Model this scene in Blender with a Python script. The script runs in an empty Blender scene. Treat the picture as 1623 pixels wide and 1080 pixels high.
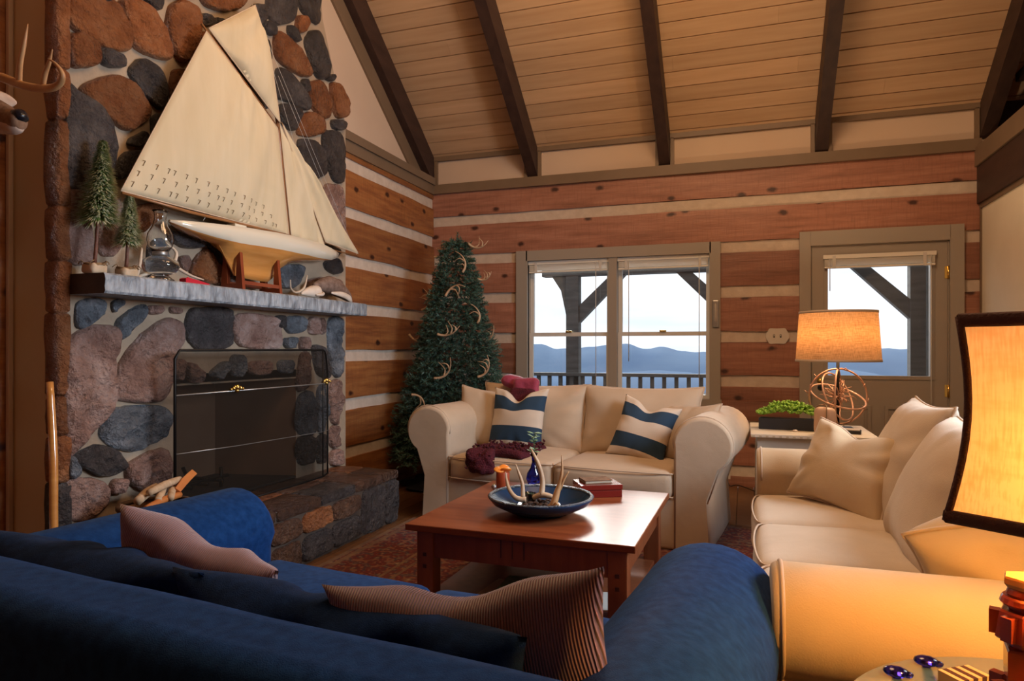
import bpy, bmesh, math, random
from math import pi, sin, cos, radians as R
from mathutils import Vector, Matrix, Euler, noise
random.seed(7)
SC = bpy.context.scene
COL = SC.collection
# ------------------------------------------------------------ camera
CH = 1.19; F = 1075.0; YH = 554.0; A = R(18.9)
cam_d = bpy.data.cameras.new('camera'); cam = bpy.data.objects.new('camera', cam_d); COL.objects.link(cam)
cam.location = (0, 0, CH); cam.rotation_euler = (R(90), 0, A)
cam_d.sensor_width = 36; cam_d.lens = F / 1623 * 36; cam_d.shift_y = (YH - 540) / 1623
cam_d.clip_start = 0.02; cam_d.clip_end = 20000
SC.camera = cam
# ------------------------------------------------------------ view
SC.view_settings.view_transform = 'Standard'; SC.view_settings.look = 'None'
SC.view_settings.gamma = 1; SC.view_settings.exposure = 0.14; SC.view_settings.use_curve_mapping = False
# ------------------------------------------------------------ world: pale overcast sky with thin cloud streaks
W = bpy.data.worlds.new('sky'); SC.world = W; W.use_nodes = True
nt = W.node_tree; nt.nodes.clear()
o_ = nt.nodes.new('ShaderNodeOutputWorld'); bg = nt.nodes.new('ShaderNodeBackground')
tc = nt.nodes.new('ShaderNodeTexCoord'); mp = nt.nodes.new('ShaderNodeMapping'); mp.inputs['Scale'].default_value = (2, 2, 14)
nz = nt.nodes.new('ShaderNodeTexNoise'); nz.inputs['Scale'].default_value = 1.6; nz.inputs['Detail'].default_value = 5
cr = nt.nodes.new('ShaderNodeValToRGB')
cr.color_ramp.elements[0].position = .35; cr.color_ramp.elements[0].color = (.68, .75, .85, 1)
cr.color_ramp.elements[1].position = .68; cr.color_ramp.elements[1].color = (.93, .95, .97, 1)
nt.links.new(tc.outputs['Generated'], mp.inputs['Vector']); nt.links.new(mp.outputs[0], nz.inputs['Vector'])
nt.links.new(nz.outputs[0], cr.inputs[0]); nt.links.new(cr.outputs[0], bg.inputs[0]); nt.links.new(bg.outputs[0], o_.inputs[0])
bg.inputs[1].default_value = 1.35
# ------------------------------------------------------------ lights
def light(name, kind, loc, power, color, size=.1, rot=None, target=None, size_y=None, spread=None):
    l = bpy.data.lights.new(name, kind); o = bpy.data.objects.new(name, l); COL.objects.link(o)
    o.location = loc; l.energy = power; l.color = color
    if kind == 'AREA':
        l.size = size
        if size_y: l.shape = 'RECTANGLE'; l.size_y = size_y
        if spread: l.spread = spread
    elif kind == 'SUN': l.angle = size
    else: l.shadow_soft_size = size
    if target is not None:
        o.rotation_euler = (Vector(target) - Vector(loc)).to_track_quat('-Z', 'Y').to_euler()
    elif rot: o.rotation_euler = rot
    return o
# hazy low sun beyond the windows
light('sun', 'SUN', (-1.5, 12, 5), 3.3, (1.0, .96, .90), R(20), target=(-1.5 + .68, 12 - 3.4, 5 - 1.2))
# portals help sample the sky through the openings
for nm, lc, sx, sy in (('window_portal', (-1.13, 6.34, 1.38), 1.8, 1.4), ('door_portal', (.98, 6.34, 1.43), .9, 1.0)):
    p = light(nm, 'AREA', lc, 1, (1, 1, 1), sx, rot=(R(-90), 0, 0), size_y=sy); p.data.cycles.is_portal = True
# added cool fill at the right wall, standing in for an unseen window
light('side_fill_light', 'AREA', (1.70, 2.9, 1.8), 58, (.72, .84, 1.0), 1.2, target=(-2.8, 3.0, 1.1), size_y=1.1, spread=R(110))
# added warm fill lights overhead, out of view, with no fixtures built
light('overhead_fill_light', 'POINT', (-.8, 1.9, 4.2), 36, (1.0, .66, .38), .30)
light('upper_fill_light', 'POINT', (-.3, 3.0, 4.0), 165, (1.0, .62, .34), .6)

# ------------------------------------------------------------ pixel helpers (used to read real positions off the photograph)
def coef(px):
    c = (px - 811.5) / F
    return c * cos(A) - sin(A), c * sin(A) + cos(A)
def onY(px, py, Y):
    x, y = coef(px); t = Y / y
    return Vector((t * x, Y, CH + (YH - py) / F * t))
def onX(px, py, X):
    x, y = coef(px); t = X / x
    return Vector((X, t * y, CH + (YH - py) / F * t))
def onZ(px, py, z):
    t = (CH - z) * F / (py - YH); x, y = coef(px)
    return Vector((t * x, t * y, z))

# ------------------------------------------------------------ materials
def nodes(name):
    m = bpy.data.materials.new(name); m.use_nodes = True
    return m, m.node_tree, m.node_tree.nodes['Principled BSDF']
def ramp(t, fac, stops):
    r = t.nodes.new('ShaderNodeValToRGB'); e = r.color_ramp.elements
    while len(e) < len(stops): e.new(.5)
    for i, (p, c) in enumerate(stops):
        e[i].position = p; e[i].color = (*c[:3], 1)
    t.links.new(fac, r.inputs[0]); return r.outputs[0]
def tex(t, kind='Noise', scale=5, detail=4, mscale=(1, 1, 1), rot=(0, 0, 0), coord='Object', **kw):
    c = t.nodes.new('ShaderNodeTexCoord'); mp = t.nodes.new('ShaderNodeMapping')
    mp.inputs['Scale'].default_value = mscale; mp.inputs['Rotation'].default_value = rot
    t.links.new(c.outputs[coord], mp.inputs['Vector'])
    n = t.nodes.new('ShaderNodeTex' + kind); n.inputs['Scale'].default_value = scale
    if 'Detail' in n.inputs: n.inputs['Detail'].default_value = detail
    for k, v in kw.items(): n.inputs[k].default_value = v
    t.links.new(mp.outputs[0], n.inputs['Vector']); return n
def mixc(t, f, a, b, mode='MIX'):
    m = t.nodes.new('ShaderNodeMix'); m.data_type = 'RGBA'; m.blend_type = mode
    for s, v in ((0, f), (6, a), (7, b)):
        if hasattr(v, 'is_output'): t.links.new(v, m.inputs[s])
        else: m.inputs[s].default_value = v if s == 0 else (*v[:3], 1)
    return m.outputs[2]
def bumpn(t, b, h, strength, dist=.01):
    n = t.nodes.new('ShaderNodeBump'); n.inputs['Strength'].default_value = strength; n.inputs['Distance'].default_value = dist
    t.links.new(h, n.inputs['Height']); t.links.new(n.outputs[0], b.inputs['Normal'])
def simple(name, c, rough=.6, metal=0, c2=None, scale=8, mscale=(1, 1, 1), bump=0, bscale=None, dist=.004, sheen=0, coat=0, trans=0, island=0, ior=1.45, spec=None):
    m, t, b = nodes(name)
    b.inputs['Roughness'].default_value = rough; b.inputs['Metallic'].default_value = metal
    b.inputs['Base Color'].default_value = (*c, 1); b.inputs['IOR'].default_value = ior
    out = None
    if c2:
        n = tex(t, 'Noise', scale, 6, mscale); out = ramp(t, n.outputs[0], [(.3, c), (.72, c2)])
    if island:
        g = t.nodes.new('ShaderNodeNewGeometry')
        v = t.nodes.new('ShaderNodeMapRange'); v.inputs[3].default_value = 1 - island; v.inputs[4].default_value = 1 + island * .5
        t.links.new(g.outputs['Random Per Island'], v.inputs[0])
        cc = t.nodes.new('ShaderNodeCombineColor')
        for i in range(3): t.links.new(v.outputs[0], cc.inputs[i])
        out = mixc(t, 1.0, out if out is not None else c, cc.outputs[0], 'MULTIPLY')
    if out is not None: t.links.new(out, b.inputs['Base Color'])
    if bump:
        n = tex(t, 'Noise', bscale or scale * 3, 6, mscale); bumpn(t, b, n.outputs[0], bump, dist)
    if sheen: b.inputs['Sheen Weight'].default_value = sheen; b.inputs['Sheen Roughness'].default_value = .4
    if coat: b.inputs['Coat Weight'].default_value = coat; b.inputs['Coat Roughness'].default_value = .12
    if trans: b.inputs['Transmission Weight'].default_value = trans
    if spec is not None: b.inputs['Specular IOR Level'].default_value = spec
    return m
def logwood(name, dark, mid, light_, axis='X'):
    m, t, b = nodes(name)
    ms = (.8, 6, 9) if axis == 'X' else (6, .8, 9)
    n = tex(t, 'Noise', 2.2, 8, ms, Roughness=.65); base = ramp(t, n.outputs[0], [(.28, dark), (.5, mid), (.75, light_)])
    n2 = tex(t, 'Noise', 1.1, 3); base = mixc(t, n2.outputs[0], base, mixc(t, .55, base, dark))
    n4 = tex(t, 'Noise', 9, 3, (9, 9, .8)); base = mixc(t, ramp(t, n4.outputs[0], [(.5, (0, 0, 0)), (.75, (.45, .45, .45))]), base, dark)
    kn = tex(t, 'Voronoi', 1.9, 0, Randomness=1.0); kn.voronoi_dimensions = '2D'
    sp_ = t.nodes.new('ShaderNodeSeparateXYZ'); cb_ = t.nodes.new('ShaderNodeCombineXYZ'); t.links.new(kn.inputs['Vector'].links[0].from_socket, sp_.inputs[0])
    t.links.new(sp_.outputs['X' if axis == 'X' else 'Y'], cb_.inputs[0]); mz = t.nodes.new('ShaderNodeMath'); mz.operation = 'MULTIPLY'; mz.inputs[1].default_value = 1.7; t.links.new(sp_.outputs['Z'], mz.inputs[0]); t.links.new(mz.outputs[0], cb_.inputs[1]); t.links.new(cb_.outputs[0], kn.inputs['Vector'])
    kd = tex(t, 'Noise', 18, 3)
    ad = t.nodes.new('ShaderNodeMath'); ad.operation = 'MULTIPLY_ADD'; ad.inputs[1].default_value = .09; t.links.new(kd.outputs[0], ad.inputs[0]); t.links.new(kn.outputs['Distance'], ad.inputs[2])
    kf = ramp(t, ad.outputs[0], [(.082, (1, 1, 1)), (.135, (0, 0, 0))])
    base = mixc(t, kf, base, (dark[0] * .25, dark[1] * .2, dark[2] * .2))
    g = t.nodes.new('ShaderNodeNewGeometry'); v = t.nodes.new('ShaderNodeMapRange'); v.inputs[3].default_value = .72; v.inputs[4].default_value = 1.12
    t.links.new(g.outputs['Random Per Island'], v.inputs[0]); cc = t.nodes.new('ShaderNodeCombineColor')
    for i in range(3): t.links.new(v.outputs[0], cc.inputs[i])
    base = mixc(t, 1.0, base, cc.outputs[0], 'MULTIPLY')
    t.links.new(base, b.inputs['Base Color']); b.inputs['Roughness'].default_value = .5
    n3 = tex(t, 'Noise', 9, 6, ms); bumpn(t, b, n3.outputs[0], .35, .006)
    return m
MT = {}
MT['log'] = logwood('log_wood', (.21, .085, .048), (.37, .158, .10), (.52, .255, .168))
MT['log_left'] = logwood('log_wood_orange', (.17, .052, .018), (.38, .14, .04), (.55, .25, .075), 'Y')
MT['chink'] = simple('chinking', (.52, .42, .33), .85, c2=(.62, .52, .42), scale=14, bump=.5, bscale=30, dist=.006)
MT['trim'] = simple('taupe_trim_paint', (.165, .11, .066), .5, c2=(.20, .135, .085), scale=3)
MT['window_paint'] = simple('taupe_window_paint', (.33, .285, .235), .45)
MT['sash'] = simple('pale_sash_paint', (.66, .64, .60), .4)
MT['drywall'] = simple('cream_drywall', (.56, .42, .31), .9, c2=(.60, .46, .34), scale=2, bump=.1, bscale=60)
MT['drywall_gold'] = simple('tan_drywall', (.52, .40, .23), .85, c2=(.58, .45, .27), scale=2, bump=.1, bscale=50)
MT['plank'] = simple('pine_plank_ceiling', (.52, .335, .19), .55, c2=(.62, .42, .25), scale=2.5, mscale=(.6, 8, 8), island=.12, bump=.12, bscale=10)
MT['beam'] = simple('dark_brown_beam', (.030, .014, .011), .55, c2=(.055, .028, .02), scale=3, mscale=(5, 1, 5), bump=.3, bscale=20)
MT['floor'] = simple('oak_floor', (.12, .055, .022), .35, c2=(.17, .08, .032), scale=3, mscale=(1, 10, 1), island=.25)
MT['mortar'] = simple('mortar', (.27, .20, .135), .8, c2=(.38, .29, .20), scale=5, bump=.8, bscale=16, dist=.012)
def stone(name, a, b_, c, bs=24, rough=.26):
    m, t, b = nodes(name)
    n = tex(t, 'Noise', 5.5, 9, Roughness=.7); base = ramp(t, n.outputs[0], [(.3, a), (.5, b_), (.72, c)])
    g = t.nodes.new('ShaderNodeNewGeometry'); v = t.nodes.new('ShaderNodeMapRange'); v.inputs[3].default_value = .65; v.inputs[4].default_value = 1.15
    t.links.new(g.outputs['Random Per Island'], v.inputs[0]); cc = t.nodes.new('ShaderNodeCombineColor')
    for i in range(3): t.links.new(v.outputs[0], cc.inputs[i])
    base = mixc(t, 1.0, base, cc.outputs[0], 'MULTIPLY')
    t.links.new(base, b.inputs['Base Color']); b.inputs['Roughness'].default_value = rough
    b.inputs['Specular IOR Level'].default_value = .6
    n2 = tex(t, 'Noise', bs, 8, Roughness=.6); n3 = tex(t, 'Noise', 70, 5); am = t.nodes.new('ShaderNodeMath'); am.operation = 'MULTIPLY_ADD'; am.inputs[1].default_value = .3; t.links.new(n3.outputs[0], am.inputs[0]); t.links.new(n2.outputs[0], am.inputs[2]); bumpn(t, b, am.outputs[0], 1.0, .055); return m
MT['stone_orange'] = stone('orange_brown_stone', (.15, .045, .014), (.27, .095, .034), (.38, .17, .075))
MT['stone_dark'] = stone('dark_grey_stone', (.028, .024, .024), (.058, .05, .05), (.12, .105, .10))
MT['stone_pink'] = stone('pink_brown_stone', (.20, .10, .075), (.36, .215, .17), (.55, .41, .36))
MT['stone_hearth_shade'] = stone('shaded_brown_stone', (.045, .02, .012), (.10, .046, .026), (.19, .10, .06))  # hearth stone, with the shade of the low hearth put into its colour
MT['stone_blue'] = stone('blue_grey_stone', (.06, .068, .078), (.14, .155, .175), (.32, .35, .385))
MT['soot'] = simple('sooty_firebrick', (.02, .015, .012), .9, c2=(.05, .035, .026), scale=3)
MT['firebrick'] = simple('tan_firebrick', (.22, .115, .06), .85, c2=(.30, .17, .10), scale=3, bump=.3)
# mantel: hewn grey-blue timber
m, t, b = nodes('hewn_grey_timber'); MT['mantel'] = m
n = tex(t, 'Noise', 30, 6, (1, 1, .35)); base = ramp(t, n.outputs[0], [(.3, (.12, .13, .145)), (.5, (.25, .275, .30)), (.75, (.42, .45, .48))])
t.links.new(base, b.inputs['Base Color']); b.inputs['Roughness'].default_value = .42
n = tex(t, 'Noise', 24, 5, (1, 1, .3)); bumpn(t, b, n.outputs[0], 1.0, .03)
def cloth(name, c, c2, scale=5, weave=260, bump=.25, sheen=.25, rough=.85, wr=.25, spec=.25):
    m, t, b = nodes(name)
    n = tex(t, 'Noise', scale, 4); base = ramp(t, n.outputs[0], [(.3, c), (.7, c2)])
    t.links.new(base, b.inputs['Base Color']); b.inputs['Roughness'].default_value = rough; b.inputs['Specular IOR Level'].default_value = spec
    b.inputs['Sheen Weight'].default_value = sheen; b.inputs['Sheen Roughness'].default_value = .45
    w = tex(t, 'Noise', weave, 2); w2 = tex(t, 'Noise', 9, 3, (1, 1, 1), Distortion=.6)
    ad = t.nodes.new('ShaderNodeMath'); ad.operation = 'MULTIPLY_ADD'; ad.inputs[1].default_value = .12
    t.links.new(w.outputs[0], ad.inputs[0]); sc = t.nodes.new('ShaderNodeMath'); sc.operation = 'MULTIPLY'; sc.inputs[1].default_value = wr * 2
    t.links.new(w2.outputs[0], sc.inputs[0]); t.links.new(sc.outputs[0], ad.inputs[2]); bumpn(t, b, ad.outputs[0], bump * 1.6, .012)
    return m
MT['cream'] = cloth('cream_slipcover_cotton', (.52, .40, .275), (.58, .45, .32), sheen=.1)
MT['cream_light'] = cloth('pale_cream_cotton', (.58, .475, .355), (.65, .54, .415), sheen=.1)
MT['cream_warm'] = cloth('warm_beige_cotton', (.54, .405, .25), (.60, .46, .295), sheen=.1)
MT['piping'] = simple('cream_piping', (.55, .42, .30), .8)
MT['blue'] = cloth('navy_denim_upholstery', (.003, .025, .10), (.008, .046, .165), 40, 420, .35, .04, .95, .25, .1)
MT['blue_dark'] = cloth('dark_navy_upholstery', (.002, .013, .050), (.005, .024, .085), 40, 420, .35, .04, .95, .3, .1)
MT['burgundy'] = simple('burgundy_chenille', (.055, .004, .010), .9, c2=(.11, .010, .02), scale=60, bump=1, bscale=120, dist=.01)
MT['magenta'] = simple('raspberry_fabric', (.27, .03, .065), .7, c2=(.36, .05, .09), scale=12, bump=.6, bscale=14, dist=.02, sheen=.4)
# ribbed mauve knit
m, t, b = nodes('ribbed_mauve_knit'); MT['mauve'] = m
w = tex(t, 'Wave', 62, 1, Distortion=.4); w.bands_direction = 'X'
t.links.new(ramp(t, w.outputs[0], [(.1, (.085, .035, .045)), (.6, (.27, .14, .16))]), b.inputs['Base Color'])
b.inputs['Roughness'].default_value = .9; b.inputs['Sheen Weight'].default_value = .4; bumpn(t, b, w.outputs[0], .7, .01)
m, t, b = nodes('plain_mauve_knit'); MT['mauve_plain'] = m
w = tex(t, 'Wave', 70, 1, Distortion=.5); w.bands_direction = 'X'
t.links.new(ramp(t, w.outputs[0], [(.1, (.19, .11, .12)), (.6, (.30, .18, .19))]), b.inputs['Base Color'])
b.inputs['Roughness'].default_value = .9; b.inputs['Sheen Weight'].default_value = .5; bumpn(t, b, w.outputs[0], .4, .006)
# striped pillow: navy bands across cream, measured up the pillow's own height
m, t, b = nodes('navy_and_cream_stripe'); MT['stripe'] = m
c = t.nodes.new('ShaderNodeTexCoord'); s = t.nodes.new('ShaderNodeSeparateXYZ'); t.links.new(c.outputs['UV'], s.inputs[0])
rr = t.nodes.new('ShaderNodeValToRGB'); rr.color_ramp.interpolation = 'CONSTANT'; e = rr.color_ramp.elements
CR_, NV = (.64, .53, .41, 1), (.016, .045, .085, 1)
for i, (p_, c_) in enumerate(((0, CR_), (.17, NV), (.40, CR_), (.62, NV), (.84, CR_))):
    if i > 1: e.new(p_)
    e[i].position = p_; e[i].color = c_
t.links.new(s.outputs['Y'], rr.inputs[0]); t.links.new(rr.outputs[0], b.inputs['Base Color']); b.inputs['Roughness'].default_value = .85
n = tex(t, 'Noise', 220, 2); bumpn(t, b, n.outputs[0], .15, .004)
MT['table'] = simple('cherry_table_wood', (.17, .042, .015), .29, c2=(.26, .075, .026), scale=3, mscale=(1, 7, 7), spec=.22, bump=.04)
MT['table_leg'] = simple('cherry_leg_wood', (.17, .045, .016), .35, c2=(.26, .08, .03), scale=3, mscale=(7, 7, 1))
MT['red_box'] = simple('dark_red_lacquer', (.14, .008, .008), .25, coat=.6, c2=(.18, .014, .010), scale=6)
MT['old_book'] = simple('worn_brown_cover', (.14, .075, .045), .95, c2=(.25, .15, .09), scale=30, bump=.5, spec=.1)
MT['paper'] = simple('paper_edge', (.50, .42, .30), .8)
MT['glaze'] = simple('navy_glaze', (.006, .030, .080), .25, c2=(.012, .042, .095), scale=12, spec=.35)
MT['antler'] = simple('antler_bone', (.36, .22, .12), .5, c2=(.62, .46, .30), scale=9, bump=.3, bscale=30)
MT['antler_pale'] = simple('pale_antler', (.42, .33, .24), .5, c2=(.62, .53, .42), scale=12)
MT['antler_warm'] = simple('amber_antler', (.34, .16, .06), .4, c2=(.60, .36, .17), scale=9)
MT['pine'] = simple('fir_needles', (.035, .095, .07), .55, c2=(.09, .19, .14), scale=7, island=.5)
MT['bark'] = simple('brown_bark', (.06, .035, .02), .9, c2=(.1, .06, .035), scale=20, bump=.6)
MT['brush'] = simple('frosted_green_bristle', (.22, .36, .09), .6, island=.5)
MT['frost'] = simple('frosted_tip', (.62, .62, .42), .6)
MT['trunk_red'] = simple('glittered_red_brown_trunk', (.10, .035, .02), .6, c2=(.2, .08, .045), scale=80)
MT['birch'] = simple('birch_block', (.42, .30, .18), .7, c2=(.60, .47, .33), scale=14, bump=.4)
MT['twine'] = simple('jute_twine', (.25, .15, .07), .9)
def glass(name, c, rough=.02, trans=1.0):
    return simple(name, c, rough, trans=trans, ior=1.45)
MT['glass'] = glass('clear_glass', (.96, .97, .97))
MT['blue_glass'] = glass('cobalt_glass', (.02, .05, .75)); MT['gem'] = glass('deep_cobalt_glass', (.03, .02, .45), .05)
# window pane: thin clear sheet
m, t, b = nodes('window_pane'); MT['pane'] = m
t.nodes.remove(b); g1 = t.nodes.new('ShaderNodeBsdfGlossy'); g1.inputs['Roughness'].default_value = .02
tr = t.nodes.new('ShaderNodeBsdfTransparent'); tr.inputs[0].default_value = (.97, .98, .98, 1); mx = t.nodes.new('ShaderNodeMixShader'); mx.inputs[0].default_value = .03
t.links.new(tr.outputs[0], mx.inputs[1]); t.links.new(g1.outputs[0], mx.inputs[2]); t.links.new(mx.outputs[0], t.nodes['Material Output'].inputs[0])
m, t, b = nodes('black_screen_mesh'); MT['mesh'] = m
tr = t.nodes.new('ShaderNodeBsdfTransparent'); mx = t.nodes.new('ShaderNodeMixShader'); mx.inputs[0].default_value = .58
b.inputs['Specular IOR Level'].default_value = .1; b.inputs['Base Color'].default_value = (.014, .010, .007, 1); b.inputs['Roughness'].default_value = .6
t.links.new(tr.outputs[0], mx.inputs[1]); t.links.new(b.outputs[0], mx.inputs[2]); t.links.new(mx.outputs[0], t.nodes['Material Output'].inputs[0])
MT['iron'] = simple('black_iron', (.012, .011, .010), .45, metal=.6)
MT['wire'] = simple('bright_wire', (.35, .34, .32), .4, metal=.8)
MT['brass'] = simple('polished_brass', (.75, .55, .18), .22, metal=1)
MT['sail'] = simple('cream_sailcloth', (.56, .46, .29), .85, c2=(.62, .52, .35), scale=5, mscale=(1, 3, .4))
MT['sail_thread'] = simple('dark_reef_line', (.10, .07, .04), .8)
MT['varnish'] = simple('varnished_pine', (.50, .20, .045), .22, c2=(.62, .28, .07), scale=4, mscale=(1, 1, 9), coat=.8)
MT['spar'] = simple('varnished_spar', (.22, .09, .03), .3, c2=(.32, .14, .05), scale=9)
MT['hull_white'] = simple('cream_hull_paint', (.66, .60, .47), .15, coat=.8)
MT['stand_wood'] = simple('red_brown_stand', (.20, .04, .015), .3, c2=(.26, .06, .02), scale=8)
MT['red'] = simple('red_plastic', (.48, .015, .03), .35)
MT['shell'] = simple('cream_shell', (.55, .44, .34), .3, c2=(.72, .63, .53), scale=12)
MT['driftwood'] = simple('speckled_shell_brown', (.12, .07, .05), .6, c2=(.25, .17, .13), scale=40, bump=.5)
MT['fur'] = simple('deer_fur', (.16, .085, .045), .9, c2=(.27, .16, .10), scale=40, bump=.5, bscale=90)
MT['fur_pale'] = simple('pale_deer_fur', (.45, .32, .24), .9, c2=(.55, .42, .33), scale=40)
MT['nose'] = simple('wet_black_nose', (.01, .01, .014), .2)
MT['blind'] = simple('cream_blind_metal', (.76, .73, .65), .35)
MT['cord'] = simple('white_cord', (.6, .58, .54), .6)
MT['plate'] = simple('cream_switch_plate', (.60, .54, .46), .4)
MT['dark'] = simple('dark_plastic', (.015, .014, .014), .5)
MT['porch'] = simple('weathered_porch_timber', (.055, .052, .05), .8, c2=(.10, .095, .09), scale=3, mscale=(1, 1, 6), bump=.3)
MT['hill'] = simple('haze_blue_forest_hill', (.15, .215, .33), 1.0, c2=(.20, .27, .38), scale=.0035, mscale=(1, 1, 3), spec=0)  # distance haze is mixed into the ridge's base colour
MT['hill_far'] = simple('haze_pale_far_hill', (.38, .46, .60), 1.0, spec=0)  # farther ridge, paler because more haze is put into the colour
MT['ground'] = simple('winter_valley', (.17, .17, .18), 1.0, c2=(.26, .22, .20), scale=.02, spec=0)
MT['planter'] = simple('black_planter', (.02, .022, .03), .5)
MT['moss'] = simple('bright_green_succulent', (.13, .30, .02), .55, c2=(.32, .52, .06), scale=40, island=.3)
MT['white_table'] = simple('whitewashed_wood', (.62, .56, .46), .5, c2=(.72, .66, .56), scale=4, mscale=(1, 6, 6))
MT['wax'] = simple('tan_wax', (.55, .33, .20), .5, c2=(.66, .43, .28), scale=8)
MT['copper'] = simple('copper_twig', (.42, .22, .14), .4, c2=(.6, .36, .25), scale=20, metal=.2)
MT['table_glass'] = simple('reflection_tinted_glass_top', (.13, .20, .21), .10, coat=.8)  # window and ceiling reflection is put into the base colour
MT['carved'] = simple('red_carved_wood', (.26, .035, .012), .25, c2=(.36, .07, .02), scale=7, coat=.5)
MT['carved_top'] = simple('honey_wood_cap', (.60, .32, .09), .35)
MT['tan_stripe'] = simple('tan_wood', (.62, .36, .16), .4); MT['dark_stripe'] = simple('dark_brown_wood', (.06, .02, .01), .4)
MT['orange'] = simple('orange_slice', (.80, .20, .02), .4, c2=(.85, .33, .05), scale=20)
MT['candle_red'] = simple('rust_red_wax', (.28, .04, .012), .4, c2=(.36, .07, .02), scale=10)
MT['leaf'] = simple('pale_green_leaf', (.10, .22, .07), .6, c2=(.24, .34, .18), scale=30)
MT['leaf_dark'] = simple('green_leaf', (.04, .13, .04), .5)
MT['potpourri'] = simple('dark_pine_cones', (.035, .018, .014), .7, c2=(.09, .05, .035), scale=30, island=.4)
MT['kindling'] = simple('pale_split_wood', (.42, .27, .15), .7, c2=(.56, .40, .25), scale=10, mscale=(1, 6, 6))
MT['kindling_orange'] = simple('orange_split_wood', (.45, .14, .03), .6, c2=(.55, .20, .05), scale=10)
MT['shade_trim'] = simple('dark_brown_braid', (.12, .062, .050), .85, bump=.8, bscale=200, dist=.004)
def shade_mat(name, c, c2, emis, weave=(60, 60), tr_=.6):
    m, t, b = nodes(name); t.nodes.remove(b)
    n = tex(t, 'Noise', 8, 3, (weave[0], weave[0], 1.5)); n2 = tex(t, 'Noise', 8, 3, (2, 2, weave[1]))
    mm = t.nodes.new('ShaderNodeMath'); mm.operation = 'MULTIPLY'; t.links.new(n.outputs[0], mm.inputs[0]); t.links.new(n2.outputs[0], mm.inputs[1])
    col = ramp(t, mm.outputs[0], [(.12, c2), (.30, c)])
    d = t.nodes.new('ShaderNodeBsdfDiffuse'); tl = t.nodes.new('ShaderNodeBsdfTranslucent'); mx = t.nodes.new('ShaderNodeMixShader'); mx.inputs[0].default_value = tr_
    em = t.nodes.new('ShaderNodeEmission'); em.inputs[1].default_value = emis; ad = t.nodes.new('ShaderNodeAddShader')
    for x in (d, tl, em): t.links.new(col, x.inputs[0])
    t.links.new(d.outputs[0], mx.inputs[1]); t.links.new(tl.outputs[0], mx.inputs[2]); t.links.new(mx.outputs[0], ad.inputs[0]); t.links.new(em.outputs[0], ad.inputs[1])
    t.links.new(ad.outputs[0], t.nodes['Material Output'].inputs[0]); return m
MT['burlap'] = shade_mat('burlap_shade', (.72, .50, .27), (.40, .22, .09), .10, tr_=.55)
MT['linen_shade'] = shade_mat('amber_linen_shade', (.95, .60, .22), (.86, .47, .14), .27, (40, 5), tr_=.12)
# persian rug: red field, navy border bands, small floral cells
m, t, b = nodes('persian_rug'); MT['rug'] = m
v = tex(t, 'Voronoi', 11, 0, Randomness=.6); v2 = tex(t, 'Voronoi', 26, 0, Randomness=.9); nn = tex(t, 'Noise', 12, 3)
field = ramp(t, v.outputs['Distance'], [(.08, (.30, .19, .10)), (.16, (.035, .03, .045)), (.28, (.12, .014, .010)), (.55, (.16, .02, .012)), (.68, (.04, .03, .045)), (.8, (.24, .12, .06))])
fl = ramp(t, v2.outputs['Distance'], [(.12, (.34, .22, .12)), (.24, (.12, .015, .010)), (.55, (.03, .02, .03)), (.7, (.26, .15, .08))])
fd = mixc(t, .45, field, fl)
cc = t.nodes.new('ShaderNodeTexCoord'); sp = t.nodes.new('ShaderNodeSeparateXYZ'); t.links.new(cc.outputs['Generated'], sp.inputs[0])
def edge(out, w):   # distance to nearest edge in metres
    a = t.nodes.new('ShaderNodeMath'); a.operation = 'SUBTRACT'; t.links.new(out, a.inputs[0]); a.inputs[1].default_value = .5
    a2 = t.nodes.new('ShaderNodeMath'); a2.operation = 'ABSOLUTE'; t.links.new(a.outputs[0], a2.inputs[0])
    a3 = t.nodes.new('ShaderNodeMath'); a3.operation = 'MULTIPLY_ADD'; t.links.new(a2.outputs[0], a3.inputs[0]); a3.inputs[1].default_value = -w; a3.inputs[2].default_value = w / 2; return a3.outputs[0]
mn = t.nodes.new('ShaderNodeMath'); mn.operation = 'MINIMUM'; t.links.new(edge(sp.outputs['X'], 3.15), mn.inputs[0]); t.links.new(edge(sp.outputs['Y'], 3.25), mn.inputs[1])
bands = t.nodes.new('ShaderNodeValToRGB'); bands.color_ramp.interpolation = 'CONSTANT'; e = bands.color_ramp.elements
for i, (p_, c_) in enumerate(((0, .9), (.035, .1), (.05, .8), (.085, .1), (.10, 0), (.40, .9), (.42, .1), (.47, .85), (.49, 0))):
    if i > 1: e.new(p_)
    e[i].position = p_; e[i].color = (c_, c_, c_, 1)
t.links.new(mn.outputs[0], bands.inputs[0])
bc = mixc(t, nn.outputs[0], (.30, .17, .07), (.03, .02, .035))
t.links.new(mixc(t, bands.outputs[0], fd, bc), b.inputs['Base Color']); b.inputs['Roughness'].default_value = .95

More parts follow.
